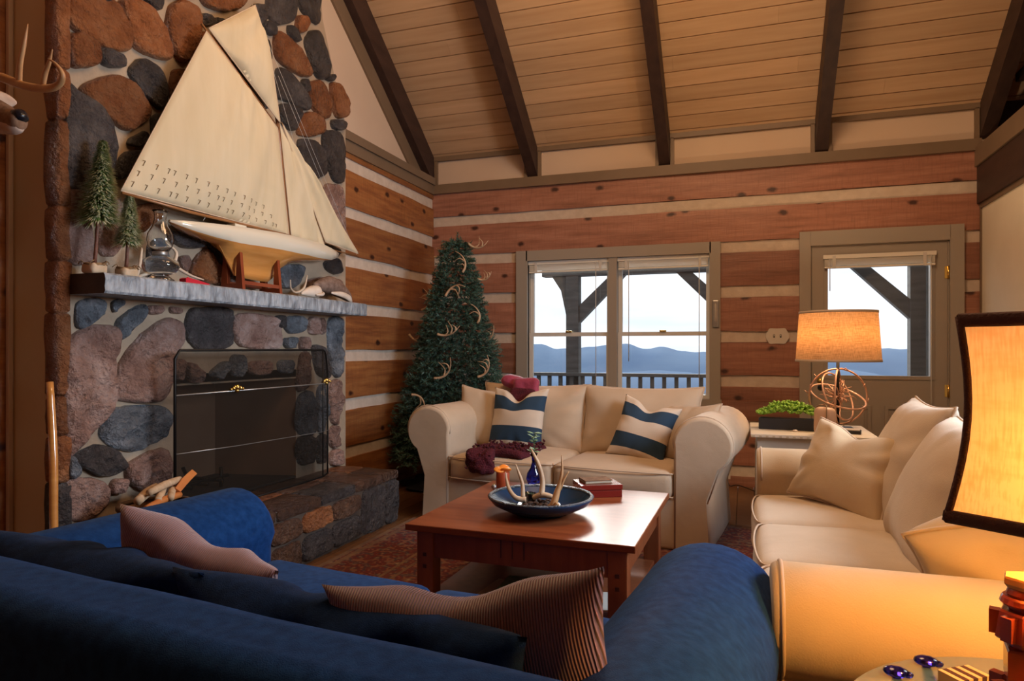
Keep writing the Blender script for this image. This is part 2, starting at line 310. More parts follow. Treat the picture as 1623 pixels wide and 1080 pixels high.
# ------------------------------------------------------------ mesh builder
class MB:
    def __init__(s): s.bm = bmesh.new(); s.mi = 0; s.uv = None
    def face(s, vs, mi=None, smooth=False):
        try: f = s.bm.faces.new(vs)
        except ValueError: return None
        f.material_index = s.mi if mi is None else mi; f.smooth = smooth; return f
    def box(s, x0, x1, y0, y1, z0, z1, mi=None, M=None, bev=0):
        v = []
        if bev:
            tmp = MB(); tmp.box(x0, x1, y0, y1, z0, z1)
            bmesh.ops.bevel(tmp.bm, geom=tmp.bm.edges[:], offset=bev, segments=2, affect='EDGES', profile=.6)
            s.merge(tmp, M, mi, smooth=False); return
        for z in (z0, z1):
            for (x, y) in ((x0, y0), (x1, y0), (x1, y1), (x0, y1)):
                p = Vector((x, y, z)); v.append(s.bm.verts.new(M @ p if M else p))
        for q in ((0, 3, 2, 1), (4, 5, 6, 7), (0, 1, 5, 4), (1, 2, 6, 5), (2, 3, 7, 6), (3, 0, 4, 7)):
            s.face([v[i] for i in q], mi)
    def merge(s, o, M=None, mi=None, smooth=None):
        mp_ = {}
        for v in o.bm.verts: mp_[v] = s.bm.verts.new(M @ v.co if M else v.co)
        for f in o.bm.faces:
            nf = s.face([mp_[v] for v in f.verts], (f.material_index if mi is None else mi), f.smooth if smooth is None else smooth)
        o.bm.free()
    def tube(s, pts, rad, seg=8, mi=None, smooth=True, cap=True, sub=0, flat=1.0, up=None):
        pts = [Vector(p) for p in pts]
        if not hasattr(rad, '__len__'): rad = [rad] * len(pts)
        rad = list(rad)
        if sub:
            np_, nr = [], []
            for i in range(len(pts) - 1):
                p0 = pts[max(i - 1, 0)]; p1 = pts[i]; p2 = pts[i + 1]; p3 = pts[min(i + 2, len(pts) - 1)]
                for k in range(sub):
                    u = k / sub
                    np_.append(.5 * ((2 * p1) + (p2 - p0) * u + (2 * p0 - 5 * p1 + 4 * p2 - p3) * u * u + (3 * p1 - p0 - 3 * p2 + p3) * u ** 3))
                    nr.append(rad[i] * (1 - u) + rad[i + 1] * u if not hasattr(rad[i], '__len__') else tuple(rad[i][j] * (1 - u) + rad[i + 1][j] * u for j in range(2)))
            np_.append(pts[-1]); nr.append(rad[-1]); pts, rad = np_, nr
        rings = []; nrm = None
        for i, p in enumerate(pts):
            d = (pts[min(i + 1, len(pts) - 1)] - pts[max(i - 1, 0)])
            if d.length < 1e-9: d = Vector((0, 0, 1))
            d.normalize()
            if nrm is None:
                ref = Vector(up) if up else (Vector((0, 0, 1)) if abs(d.z) < .9 else Vector((1, 0, 0)))
                nrm = (ref - d * ref.dot(d)).normalized()
            else:
                n2 = nrm - d * nrm.dot(d); nrm = n2.normalized() if n2.length > 1e-6 else nrm
            b = d.cross(nrm); r = rad[i]; rx, ry = r if hasattr(r, '__len__') else (r, r * flat)
            rings.append([s.bm.verts.new(p + nrm * (rx * cos(2 * pi * k / seg)) + b * (ry * sin(2 * pi * k / seg))) for k in range(seg)])
        for a, b in zip(rings, rings[1:]):
            for k in range(seg): s.face([a[k], a[(k + 1) % seg], b[(k + 1) % seg], b[k]], mi, smooth)
        if cap: s.face(rings[0][::-1], mi, smooth); s.face(rings[-1], mi, smooth)
    def lathe(s, prof, seg=32, c=(0, 0, 0), mi=None, smooth=True, sy=1.0, M=None):
        c = Vector(c); rings = []
        for r, z in prof:
            ring = []
            for k in range(seg):
                p = c + Vector((r * cos(2 * pi * k / seg), r * sy * sin(2 * pi * k / seg), z))
                ring.append(s.bm.verts.new(M @ p if M else p))
            rings.append(ring)
        for a, b in zip(rings, rings[1:]):
            for k in range(seg): s.face([a[k], a[(k + 1) % seg], b[(k + 1) % seg], b[k]], mi, smooth)
        if prof[0] == prof[-1]: return
        if prof[0][0] > 1e-4: s.face(rings[0][::-1], mi, smooth)
        if prof[-1][0] > 1e-4: s.face(rings[-1], mi, smooth)
    def prism(s, poly, a, b, axis='Y', mi=None, smooth=False, M=None):
        def P(u, v, w):
            p = {'X': (w, u, v), 'Y': (u, w, v), 'Z': (u, v, w)}[axis]; p = Vector(p); return M @ p if M else p
        A_ = [s.bm.verts.new(P(u, v, a)) for u, v in poly]; B_ = [s.bm.verts.new(P(u, v, b)) for u, v in poly]
        n = len(poly)
        for i in range(n): s.face([A_[i], A_[(i + 1) % n], B_[(i + 1) % n], B_[i]], mi, smooth)
        s.face(A_[::-1], mi); s.face(B_, mi)
    def sphere(s, c, r, seg=16, rings=10, mi=None, sc=(1, 1, 1)):
        prof = [(r * sin(pi * i / rings), -r * cos(pi * i / rings)) for i in range(rings + 1)]
        M = Matrix.Translation(Vector(c)) @ Matrix.Diagonal((*sc, 1)); s.lathe([(max(a, 1e-5), b) for a, b in prof], seg, mi=mi, M=M)
    def build(s, name, mats, parent=None, loc=None, rot=None, weld=True, recalc=True):
        if weld: bmesh.ops.remove_doubles(s.bm, verts=s.bm.verts[:], dist=1e-5)
        if recalc: bmesh.ops.recalc_face_normals(s.bm, faces=s.bm.faces[:])
        me = bpy.data.meshes.new(name); s.bm.to_mesh(me); s.bm.free()
        if not isinstance(mats, (list, tuple)): mats = [mats]
        for m_ in mats: me.materials.append(MT[m_] if isinstance(m_, str) else m_)
        o = bpy.data.objects.new(name, me); COL.objects.link(o)
        if parent: o.parent = parent
        if loc is not None: o.location = loc
        if rot is not None: o.rotation_euler = rot
        return o
def tag(o, label, cat, group=None, kind=None):
    if label: o['label'] = label
    if cat: o['category'] = cat
    if group: o['group'] = group
    if kind: o['kind'] = kind
    return o
def struct(o): o['kind'] = 'structure'; return o
def thing(name, loc, label, cat, rotz=0, group=None):
    o = bpy.data.objects.new(name, None); COL.objects.link(o); o.location = loc; o.rotation_euler = (0, 0, rotz); o.empty_display_size = .1
    return tag(o, label, cat, group)
def soft(mb, c, size, r, puff=(0, 0, 0), n=8, M=None, mi=None, noise_amp=0, nscale=4, seed=0):
    """rounded, stuffed box"""
    c = Vector(c); h = Vector(size) / 2; inn = Vector([max(h[i] - r, 1e-4) for i in range(3)])
    def samples(k):
        s_ = [-h[k] + r * (1 - cos(a)) for a in (0, pi / 6, pi / 3)] + [-inn[k] + 2 * inn[k] * i / n for i in range(n + 1)] + [h[k] - r * (1 - cos(a)) for a in (pi / 3, pi / 6, 0)]
        return s_
    tmp = MB()
    for ax in range(3):
        u, v = [k for k in range(3) if k != ax]; su, sv = samples(u), samples(v)
        for sg in (-1, 1):
            g = []
            for a in su:
                row = []
                for b in sv:
                    p = Vector((0, 0, 0)); p[ax] = sg * h[ax]; p[u] = a; p[v] = b
                    q = Vector([max(-inn[i], min(inn[i], p[i])) for i in range(3)]); d = p - q
                    p = q + (d.normalized() * r if d.length > 1e-6 else d)
                    rel = [p[i] / h[i] for i in range(3)]; dd = Vector((0, 0, 0))
                    for k in range(3):
                        i1, i2 = [j for j in range(3) if j != k]
                        dd[k] = math.copysign(abs(rel[k]) ** 2, rel[k]) * puff[k] * (1 - rel[i1] ** 2) * (1 - rel[i2] ** 2)
                    p = p + dd
                    if noise_amp:
                        nv = noise.noise_vector((p + c) * nscale + Vector((seed, 0, 0)))
                        nv2 = noise.noise((p + c) * nscale * 3 + Vector((seed, 9, 0)))
                        p = p + nv * noise_amp + p.normalized() * nv2 * noise_amp * .35
                    row.append(tmp.bm.verts.new(c + p))
                g.append(row)
            for i in range(len(su) - 1):
                for j in range(len(sv) - 1): tmp.face([g[i][j], g[i + 1][j], g[i + 1][j + 1], g[i][j + 1]], smooth=True)
    bmesh.ops.remove_doubles(tmp.bm, verts=tmp.bm.verts[:], dist=1e-5)
    mb.merge(tmp, M, mi)
def pillow(name, w, h, tck, mat, loc, rot, label, group=None, chop=0, seed=0, n=30, ear=.06, cat='cushion', wr=.006, pipe=None, drape=0):
    """knife-edge cushion standing in its own XZ plane, bottom edge at z=0"""
    mb = MB(); uvl = mb.bm.loops.layers.uv.new('UVMap'); edge_pts = {}
    grids = []
    for sg in (1, -1):
        g = []
        for i in range(n + 1):
            row = []
            for j in range(n + 1):
                u = -1 + 2 * i / n; v = -1 + 2 * j / n
                u = sin(u * pi / 2) * .35 + u * .65; v = sin(v * pi / 2) * .35 + v * .65
                k = max(0, (1 - u * u) * (1 - v * v))
                th = tck / 2 * k ** .42
                x = w / 2 * u * (1 - ear * 2 * (1 - v * v) * abs(u)); z = h / 2 * v * (1 - ear * 2 * (1 - u * u) * abs(v))
                if chop and v > -.2:
                    q = ((v + .2) / 1.2) ** 1.7; z -= chop * h * math.exp(-(u / .33) ** 2) * q; th *= 1 - .25 * math.exp(-(u / .3) ** 2) * q
                    th += sg * tck * .05 * math.exp(-((abs(u) - .45) / .2) ** 2) * q
                p = Vector((x, -sg * th, z))
                q_ = Vector((x * 5, z * 5, seed * 3.1 + sg)); e_ = 1 - (1 - min(1, k * 3))
                ang = math.atan2(v, u)
                fold = noise.noise(Vector((cos(ang) * 3.2, sin(ang) * 3.2, seed + sg * 4.0))) * (abs(u) ** 3 + abs(v) ** 3) * (min(1, k * 4))
                p.y += -sg * (noise.noise(q_) * wr * 2 * e_ + fold * wr * 3.5)
                p.z += -drape * (u * u) * h if v > 0 else 0
                row.append(mb.bm.verts.new(p))
            g.append(row)
        for i in range(n):
            for j in range(n):
                f = mb.face([g[i][j], g[i + 1][j], g[i + 1][j + 1], g[i][j + 1]], smooth=True)
                if f:
                    for lp, (a, b) in zip(f.loops, ((i, j), (i + 1, j), (i + 1, j + 1), (i, j + 1))): lp[uvl].uv = (a / n, b / n)
        grids.append(g)
    if pipe:
        g = grids[0]; ring = [g[i][0].co.copy() for i in range(n + 1)] + [g[n][j].co.copy() for j in range(1, n + 1)] + [g[i][n].co.copy() for i in range(n - 1, -1, -1)] + [g[0][j].co.copy() for j in range(n - 1, -1, -1)]
    o = mb.build(name, mat, loc=None); tag(o, label, cat, group)
    zmin = min(v.co.z for v in o.data.vertices)
    for v in o.data.vertices: v.co.z -= zmin
    o.matrix_world = Matrix.Translation(loc) @ rot.to_4x4() if isinstance(rot, Matrix) else Matrix.Translation(loc) @ Euler(rot).to_matrix().to_4x4()
    if pipe:
        pm = MB(); pm.tube([p - Vector((0, 0, zmin)) for p in ring], .005, 6); pm.build('piping', pipe, o)
    return o
def antler(mb, M, s=1.0, tines=((.25, .35, 35), (.5, .32, 30), (.75, .25, 25)), bend=.55, r=.013, mi=None, seg=7):
    """main beam curving in local XZ with upright tines"""
    n = 7; pts = []; 
    for i in range(n + 1):
        u = i / n; a = u * bend * pi
        pts.append(Vector((s * sin(a) / (bend * pi), s * .06 * sin(u * 5), s * (1 - cos(a)) / (bend * pi))))
    def P(u):
        f_ = u * n; i = min(int(f_), n - 1); return pts[i].lerp(pts[i + 1], f_ - i)
    mb.tube([M @ p for p in pts], [r * (1.15 - .95 * i / n) for i in range(n + 1)], seg, sub=2, mi=mi)
    for u, l, ang in tines:
        p = P(u); d = (P(min(1, u + .05)) - P(max(0, u - .05))).normalized()
        side = Vector((-d.z, 0, d.x)); q = [p, p + (side * .6 + d * .5).normalized() * l * s * .45, p + side * l * s * .95 + d * l * s * .1]
        mb.tube([M @ x for x in q], [r * .75, r * .5, r * .12], seg, sub=3, mi=mi)
def euler_m(x, y, z): return Euler((R(x), R(y), R(z))).to_matrix().to_4x4()
T = Matrix.Translation

# ============================================================ THE ROOM
D = 6.2; XL = -2.95; XR = 1.75; XC = -2.785; ZC = 3.11; SL = .74; WT = .18
YB = -1.6   # room ends behind the camera
# floor: boards running along Y
mb = MB(); x = -4.6
while x < XR + .1:
    mb.box(x, x + .126, YB - .1, D + WT, -.04, 0, 0); x += .13
mb.box(-4.7, XR + .2, YB - .2, D + WT, -.10, -.04, 0)
struct(mb.build('floor', 'floor'))
# back wall: hewn log courses with chinking between, openings for window and door
WX0, WX1, WZ0, WZ1 = onY(835, 500, D).x, onY(1127, 500, D).x, .74, 2.045
DX0, DX1, DZ1 = onY(1284, 500, D).x, onY(1505, 500, D).x, 2.06
def spans(z0, z1, x0, x1, holes):
    zs = sorted({z0, z1, *[z for h in holes for z in h[2:] if z0 < z < z1]})
    for a, b in zip(zs, zs[1:]):
        xs = [(x0, x1)]
        for hx0, hx1, hz0, hz1 in holes:
            if hz0 < b - 1e-4 and hz1 > a + 1e-4:
                nx = []
                for p, q in xs:
                    if hx0 > p: nx.append((p, min(q, hx0)))
                    if hx1 < q: nx.append((max(p, hx1), q))
                    if hx1 <= p or hx0 >= q: nx = nx
                xs = [s_ for s_ in nx if s_[1] - s_[0] > .001]
        for p, q in xs: yield p, q, a, b
holes = [(WX0, WX1, WZ0, WZ1), (DX0, DX1, 0, DZ1)]
def logface(mb, x0, x1, z0, z1, y, thick, axis):
    """one hewn log: slightly wavy face"""
    n = max(2, int((x1 - x0) / .09)); m_ = 5; g = []
    for i in range(n + 1):
        row = []
        for j in range(m_ + 1):
            u = x0 + (x1 - x0) * i / n; v = z0 + (z1 - z0) * j / m_
            e = 0 if 0 < j < m_ else .003
            dy = noise.noise(Vector((u * 1.6, v * 5, 3 + z0))) * .010 + e
            if j in (0, m_): v += noise.noise(Vector((u * 2.5, z0 * 7 + j, 1))) * .008
            p = (u, y + dy, v) if axis == 'Y' else (y - dy, u, v)
            row.append(mb.bm.verts.new(p))
        g.append(row)
    for i in range(n):
        for j in range(m_): mb.face([g[i][j], g[i + 1][j], g[i + 1][j + 1], g[i][j + 1]], 0, True)
    t_ = thick
    def ext(a, b):
        q = [Vector(p.co) for p in (a, b)]
        off = Vector((0, t_, 0)) if axis == 'Y' else Vector((-t_, 0, 0))
        return [mb.bm.verts.new(v) for v in (q[0], q[1], q[1] + off, q[0] + off)]
    for i in range(n): mb.face(ext(g[i][0], g[i + 1][0]), 0); mb.face(ext(g[i][m_], g[i + 1][m_]), 0)
    for j in range(m_): mb.face(ext(g[0][j], g[0][j + 1]), 0); mb.face(ext(g[n][j], g[n][j + 1]), 0)
mb = MB()
chz = [.135, .524, .913, 1.301, 1.692, 2.080, 2.468]
edges = [0]
for z in chz: edges += [z - .05, z + .05]
edges.append(2.76)
for k in range(0, len(edges) - 1):
    z0, z1 = edges[k], edges[k + 1]
    for p, q, a, b in spans(z0, z1, XL - .1, XR + .1, holes):
        if k % 2 == 0:
            if b - a > .02: logface(mb, p, q, a, b, D, .05, 'Y')
        else: mb.box(p, q, D + .022, D + .051, a, b, 1)
for p, q, a, b in spans(0, 2.76, XL - .1, XR + .1, holes): mb.box(p, q, D + .05, D + WT, a, b, 0)
for p, q, a, b in spans(2.76, 3.3, -3.3, XR + 1.0, []): mb.box(p, q, D + .02, D + WT, a, b, 2)   # knee wall above
struct(mb.build('wall_back', ['log', 'chink', 'drywall'], weld=False))
# left wall beyond the chimney
mb = MB(); chl = [.38, .76, 1.14, 1.515, 1.89, 2.27, 2.65]; edges = [0]
for z in chl: edges += [z - .048, z + .048]
edges.append(2.78)
for k in range(len(edges) - 1):
    z0, z1 = edges[k], edges[k + 1]
    if k % 2 == 0: logface(mb, 4.335, D, z0, z1, XL, .05, 'X')
    else: mb.box(XL - .049, XL - .02, 4.335, D, z0 - .01, z1 + .01, 1)
mb.box(XL - .2, XL - .05, 4.345, D + .1, 0, 2.78, 0)
# gable above, tan return beside the chimney, and the log wall near the camera
gab = [(YB, 0), (D + .1, 0), (D + .1, ZC + .1), (YB, ZC + .1 + SL * (D - YB))]
mb.prism([(3.0, 2.78), (D + .1, 2.78), (D + .1, ZC + .1), (3.0, ZC + .1 + SL * (D - 3.0))], XL - .24, XL - .09, 'X', 2)
struct(mb.build('wall_left', ['log_left', 'chink', 'drywall'], weld=False))
mb = MB()
xa = onY(19, 500, 2.14).x
mb.box(xa - .25, XC - .055, 2.118, 2.139, 0, 5.6, 0)
struct(mb.build('wall_chimney_side', 'drywall_gold'))
mb = MB()
for z in chl + [3.03, 3.41, 3.79]: mb.box(xa - .06, xa - .02, YB, 2.10, z - .05, z + .05, 1)
ed = [0] + [e for z in chl + [3.03, 3.41, 3.79] for e in (z - .045, z + .045)] + [5.6]
for k in range(0, len(ed) - 1, 2): logface(mb, YB, 2.10, ed[k], ed[k + 1], xa - .005, .05, 'X')
mb.box(xa - .25, xa - .05, YB, 2.14, 0, 5.6, 0)
struct(mb.build('wall_left_near', ['log_left', 'chink'], weld=False))
mb = MB(); mb.box(xa - .02, xa + .022, 2.07, 2.117, 0, 5.6, 0, bev=.004); struct(mb.build('trim_1', 'log_left'))
mb = MB(); mb.box(xa + .024, xa + .045, 2.095, 2.117, 0, 5.6, 0, bev=.003); struct(mb.build('trim_2', 'drywall'))
# wall behind the camera and its gable
mb = MB(); mb.box(-4.7, XR + 2.4, YB - .15, YB, 0, 9.2, 0); struct(mb.build('wall_behind', 'log'))
# right wall: drywall below, loft opening above
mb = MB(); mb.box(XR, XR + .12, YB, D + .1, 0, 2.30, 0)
struct(mb.build('wall_right', simple('window_lit_cream_wall', (.74, .67, .52), .9, c2=(.80, .73, .58), scale=3)))  # paler copy of the drywall, window light put into the wall colour
mb = MB(); mb.box(XR - .012, XR + .10, YB, D - .001, 2.29, 2.325, 0); mb.box(XR - .010, XR + .02, D - .03, D - .002, 0, 2.29, 0)
struct(mb.build('trim_3', 'trim'))
mb = MB(); mb.box(XR - .03, XR + .22, YB, D - .001, 2.325, 2.615, 0, bev=.006); struct(mb.build('trim_4', 'beam'))
mb = MB(); mb.box(XR - .045, XR + .24, YB, D - .001, 2.616, 2.765, 0, bev=.004); struct(mb.build('trim_5', 'trim'))
# loft behind: dark room seen through the gable opening
mb = MB(); mb.box(XR + .25, XR + 2.2, YB, D + .1, 2.5, 2.6, 0); mb.box(XR + 2.2, XR + 2.3, YB, D + .1, 2.5, 9.2, 0); mb.box(XR + .12, XR + 2.3, D, D + .1, 2.6, 3.3, 0)
struct(mb.build('wall_loft', 'beam'))
# ceiling: sloping tongue and groove boards
nrm = Vector((0, SL, 1)).normalized(); dn = Vector((0, -1, SL)).normalized()   # up the slope, toward the camera
mb = MB(); L = (D + .1 - YB) / abs(dn.y); wb = .142; k = 0; s_ = -.1
base = Vector((0, D, ZC))
Mc = Matrix(((1, 0, 0, 0), (0, dn.y, nrm.y, D), (0, dn.z, nrm.z, ZC), (0, 0, 0, 1)))
while s_ < L:
    tmp = MB(); segs = [XL - .3] + sorted(random.uniform(-2.6, 3.0) for _ in range(1)) + [XR + 2.4]
    for a, b in zip(segs, segs[1:]):
        pr = [(s_ + .0015, .024), (s_ + .005, 0), (s_ + wb - .005, 0), (s_ + wb - .0015, .024), (s_ + wb, .03), (s_, .03)]
        A_ = [mb.bm.verts.new(Mc @ Vector((a, u, v))) for u, v in pr]; B_ = [mb.bm.verts.new(Mc @ Vector((b - .001, u, v))) for u, v in pr]
        for i in range(6): mb.face([A_[i], A_[(i + 1) % 6], B_[(i + 1) % 6], B_[i]], 0)
        mb.face(A_[::-1], 0); mb.face(B_, 0)
    s_ += wb
mb.box(-4.7, XR + 2.4, -.2, L, .03, .1, 0, M=Mc)
struct(mb.build('ceiling', 'plank', weld=False))
# trim along the top of the back wall: head band, cap and the short posts beside the rafters
mb = MB(); mb.box(XL - .02, XR - .002, D - .03, D + .02, 2.745, 2.835, 0); mb.box(XL, XR, D - .012, D + .02, 3.075, 3.125, 0)
RX = [-2.995, -1.913, -.675, .61, 1.79]
for rx in RX:
    for sx in (-1, 1):
        x0 = rx + sx * .052; a, b = sorted((x0, x0 + sx * .03))
        if a > XL - .02 and b < XR: mb.box(a, b, D - .012, D + .02, 2.83, 3.08, 0)
struct(mb.build('trim_6', 'trim'))
for i, rx in enumerate(RX):
    mb = MB(); w = .048; drop = .215
    pr = [(0, -drop), (0, 0), (L, 0), (L, -drop)]
    mb.box(rx - w, rx + w, .01, L, -drop, -.001, 0, M=Mc, bev=0)
    # plumb cut end block down the knee wall
    mb.prism([(D - .001, ZC - .268), (D - .001, ZC - .002), (D - .19, ZC + .138), (D - .19, ZC + .1405 - .2675)], rx - w - .0006, rx + w + .0006, 'X', 0)
    struct(mb.build('trim_%d' % (7 + i), 'beam', weld=False))
# gable trim board under the left rafter, and band on top of the left log wall
mb = MB(); mb.box(XL - .09, XL - .07, .0, L, -.36, -.0, 0, M=Mc); struct(mb.build('trim_12', 'trim'))
mb = MB(); mb.box(XL - .10, XL + .012, 4.345, D - .031, 2.74, 2.83, 0); mb.box(XL - .10, XL + .03, 4.345, D - .031, 2.83, 2.90, 0); struct(mb.build('trim_13', 'trim'))
# loft railing inside the right gable
t = thing('loft_railing', (XR + .2, 4.3, 2.77), 'dark loft railing above the right-hand wall beam', 'railing')
for zz in (.42,):
    mb = MB(); mb.box(-.03, .03, -1.2, 1.72, zz, zz + .06); mb.build('rail', 'beam', t)
mb = MB(); mb.box(-.03, .03, -1.2, 1.72, .10, .15); mb.build('rail', 'beam', t)
for k in range(16):
    mb = MB(); y = -1.15 + k * .18; mb.box(-.015, .015, y, y + .03, .0, .45); mb.build('baluster', 'beam', t)
# ------------------------------------------------------------ window
t = bpy.data.objects.new('window_1', None); COL.objects.link(t); struct(t)
ox0, ox1 = onY(819.5, 500, D).x, onY(1142, 500, D).x; yc = D - .02
mb = MB()
cz1 = 2.13; cz0 = .655
for (a, b, c_, d_) in ((ox0, WX0 + .012, WZ0 + .01, cz1), (WX1 - .012, ox1, WZ0 + .01, cz1), (WX0, WX1, WZ1 - .012, cz1), (ox0 - .01, ox1 + .01, cz0 - .02, WZ0 + .01)):
    mb.box(a, b, yc - .012, D + .03, c_, d_, 0)
mx0, mx1 = onY(965, 500, D).x, onY(978, 500, D).x
mb.box(mx0, mx1, yc, D + .16, WZ0, WZ1, 0)
for (a, b, c_, d_) in ((WX0 - .002, WX0 + .012, WZ0, WZ1), (WX1 - .012, WX1 + .002, WZ0, WZ1), (WX0, WX1, WZ1 - .012, WZ1), (WX0, WX1, WZ0, WZ0 + .012)):
    mb.box(a, b, D, D + WT, c_, d_, 0)
mb.build('window_frame', 'window_paint', t, weld=False)
zmr = 1.335
def sash(x0, x1, z0, z1, y, fr=.042):
    mb = MB()
    for (a, b, c_, d_) in ((x0, x0 + fr, z0, z1), (x1 - fr, x1, z0, z1), (x0 + fr, x1 - fr, z0, z0 + fr), (x0 + fr, x1 - fr, z1 - fr, z1)):
        mb.box(a, b, y, y + .03, c_, d_, 0)
    s_ = mb.build('sash', 'sash', t, weld=False)
    mb = MB(); mb.box(x0 + fr, x1 - fr, y + .012, y + .016, z0 + fr, z1 - fr); mb.build('pane', 'pane', s_)
    return s_
for (a, b) in ((WX0 + .012, mx0), (mx1, WX1 - .012)):
    sash(a, b, WZ0 + .012, zmr + .012, D + .05, .034); sash(a, b, zmr - .018, WZ1 - .012, D + .085, .034)
    mb = MB(); xm = (a + b) / 2; mb.box(xm - .03, xm + .03, D + .035, D + .055, zmr + .012, zmr + .03, bev=.004); mb.build('sash_lock', 'brass', t)
def blind(name, x0, x1, y, z1, label, zc):
    b_ = thing(name, ((x0 + x1) / 2, y, z1), label, 'blind', group=None); w = (x1 - x0) / 2
    mb = MB(); mb.box(-w, w, -.035, .0, -.034, 0, bev=.003); mb.build('headrail', 'blind', b_)
    mb = MB()
    for k in range(9): mb.box(-w + .01, w - .01, -.032, -.006, -.042 - k * .006, -.0385 - k * .006)
    mb.build('slats', 'blind', b_)
    mb = MB(); mb.box(-w + .008, w - .008, -.036, -.002, -.112, -.096, bev=.004); mb.build('bottom_rail', 'blind', b_)
    for s_ in (-.8, .8):
        mb = MB(); mb.box(s_ * w - .012, s_ * w + .012, -.042, -.03, -.115, -.01); mb.build('bracket', 'cord', b_)
    for (cx_, ln) in zc:
        mb = MB(); mb.tube([(cx_, -.04, -.03), (cx_, -.04, -ln)], .0035, 6); mb.build('pull_cord', 'cord', b_)
    return b_
blind('raised_blind', WX0 + .014, mx0 - .002, D + .035, WZ1 - .014, 'raised cream metal blind at the top of the left window', [(.36 * .75, 1.25)])
blind('raised_blind', mx1 + .002, WX1 - .014, D + .035, WZ1 - .014, 'raised cream metal blind at the top of the right window', [(-.30, .95), (.32, 1.25)])
# thermometer on the casing
tx = onY(1134.5, 500, D).x
t2 = thing('wall_thermometer', (tx, D - .034, 1.50), 'slim metal wall thermometer on the right window casing', 'thermometer')
mb = MB(); mb.box(-.028, .028, -.014, 0, -.12, .12, bev=.010); mb.build('case', 'wire', t2)
mb = MB(); mb.tube([(0, -.014, -.07), (0, -.014, .09)], .004, 6)
for k in range(12): mb.box(-.014, -.006, -.0145, -.0115, -.06 + k * .012, -.057 + k * .012); mb.box(.006, .014, -.0145, -.0115, -.06 + k * .012, -.057 + k * .012)
mb.build('scale', 'plate', t2)
# switch plate
p = onY(1232, 533, D)
t2 = thing('switch_plate', (p.x, D + .012, p.z), 'cream scalloped double switch plate on the chinking beside the door', 'switch')
mb = MB(); pts = []
for k in range(48):
    a = 2 * pi * k / 48; r_ = 1 + .05 * cos(6 * a); pts.append((.088 * r_ * math.copysign(abs(cos(a)) ** .62, cos(a)), .068 * r_ * math.copysign(abs(sin(a)) ** .62, sin(a))))
mb.prism(pts, -.02, 0, 'Y', 0); mb.build('plate', 'plate', t2)
for sx in (-.026, .026):
    mb = MB(); mb.box(sx - .007, sx + .007, -.021, -.015, -.013, .013); sl = mb.build('toggle_slot', 'dark', t2)
    mb = MB(); mb.box(sx - .004, sx + .004, -.032, -.018, -.002, .008, bev=.001); mb.build('toggle', 'plate', sl)
p = onY(1151, 750, D)
t2 = thing('wall_outlet', (p.x, D + .012, p.z), 'cream wall outlet with a black plug low on the wall between the sofas', 'outlet')
mb = MB(); mb.box(-.035, .035, -.012, 0, -.055, .055, bev=.004); mb.build('plate', 'plate', t2)
mb = MB(); mb.box(-.018, .018, -.04, -.012, -.01, .03, bev=.004); mb.build('plug', 'dark', t2)
mb = MB(); q = onY(1171, 800, D)
mb.tube([(p.x, D - .03, p.z), (p.x + .03, D - .05, p.z - .10), (q.x, D - .10, .03), (q.x + .2, D - .3, .006), (.5, 5.6, .006)], .004, 6, sub=5)
tag(mb.build('lamp_cord', 'dark'), 'thin dark power cord running down the wall between the two cream sofas', 'cord')
# ------------------------------------------------------------ door
t = bpy.data.objects.new('door_1', None); COL.objects.link(t); struct(t)
cx0, cx1 = onY(1267, 500, D).x, onY(1527, 500, D).x
mb = MB(); mb.box(cx0, DX0 + .002, D - .03, D + .02, 0, 2.175); mb.box(DX1 - .002, cx1, D - .03, D + .02, 0, 2.175); mb.box(DX0, DX1, D - .03, D + .02, DZ1 - .005, 2.175)
mb.box(DX0 - .001, DX0 + .012, D, D + .16, 0, DZ1); mb.box(DX1 - .012, DX1 + .001, D, D + .16, 0, DZ1); mb.box(DX0, DX1, D, D + .16, DZ1 - .012, DZ1)
mb.build('door_frame', 'window_paint', t, weld=False)
sx0, sx1 = DX0 + .014, DX1 - .014; gx0, gx1 = onY(1312, 500, D).x, onY(1474, 500, D).x; gz0 = onY(1400, 596, D).z; gz1 = onY(1400, 411, D).z
mb = MB(); y0, y1 = D + .0, D + .045
for (a, b, c_, d_) in ((sx0, gx0, .01, DZ1 - .014), (gx1, sx1, .01, DZ1 - .014), (gx0, gx1, gz1, DZ1 - .014), (gx0, gx1, .01, gz0)): mb.box(a, b, y0, y1, c_, d_)
mb.box(gx0 - .03, gx0, y0 - .008, y0, gz0 - .03, gz1 + .03); mb.box(gx1, gx1 + .03, y0 - .008, y0, gz0 - .03, gz1 + .03); mb.box(gx0, gx1, y0 - .008, y0, gz0 - .03, gz0); mb.box(gx0, gx1, y0 - .008, y0, gz1, gz1 + .03)
mb.build('door_leaf', 'window_paint', t, weld=False)
mb = MB(); mb.box(gx0, gx1, D + .02, D + .024, gz0, gz1); mb.build('pane', 'pane', t)
for (pa, pb) in ((sx0 + .11, (sx0 + sx1) / 2 - .05), ((sx0 + sx1) / 2 + .05, sx1 - .11)):
    mb = MB(); zt = .73; zb = .2
    mb.box(pa, pb, y0 - .012, y0 - .0005, zt - .025, zt, 0); mb.box(pa, pb, y0 - .012, y0 - .0005, zb, zb + .025, 0); mb.box(pa, pa + .025, y0 - .012, y0 - .0005, zb + .025, zt - .025, 0); mb.box(pb - .025, pb, y0 - .012, y0 - .0005, zb + .025, zt - .025, 0); mb.box(pa + .05, pb - .05, y0 - .008, y0 - .0005, zb + .05, zt - .05, 0, bev=.003)
    mb.build('raised_panel', 'window_paint', t, weld=False)
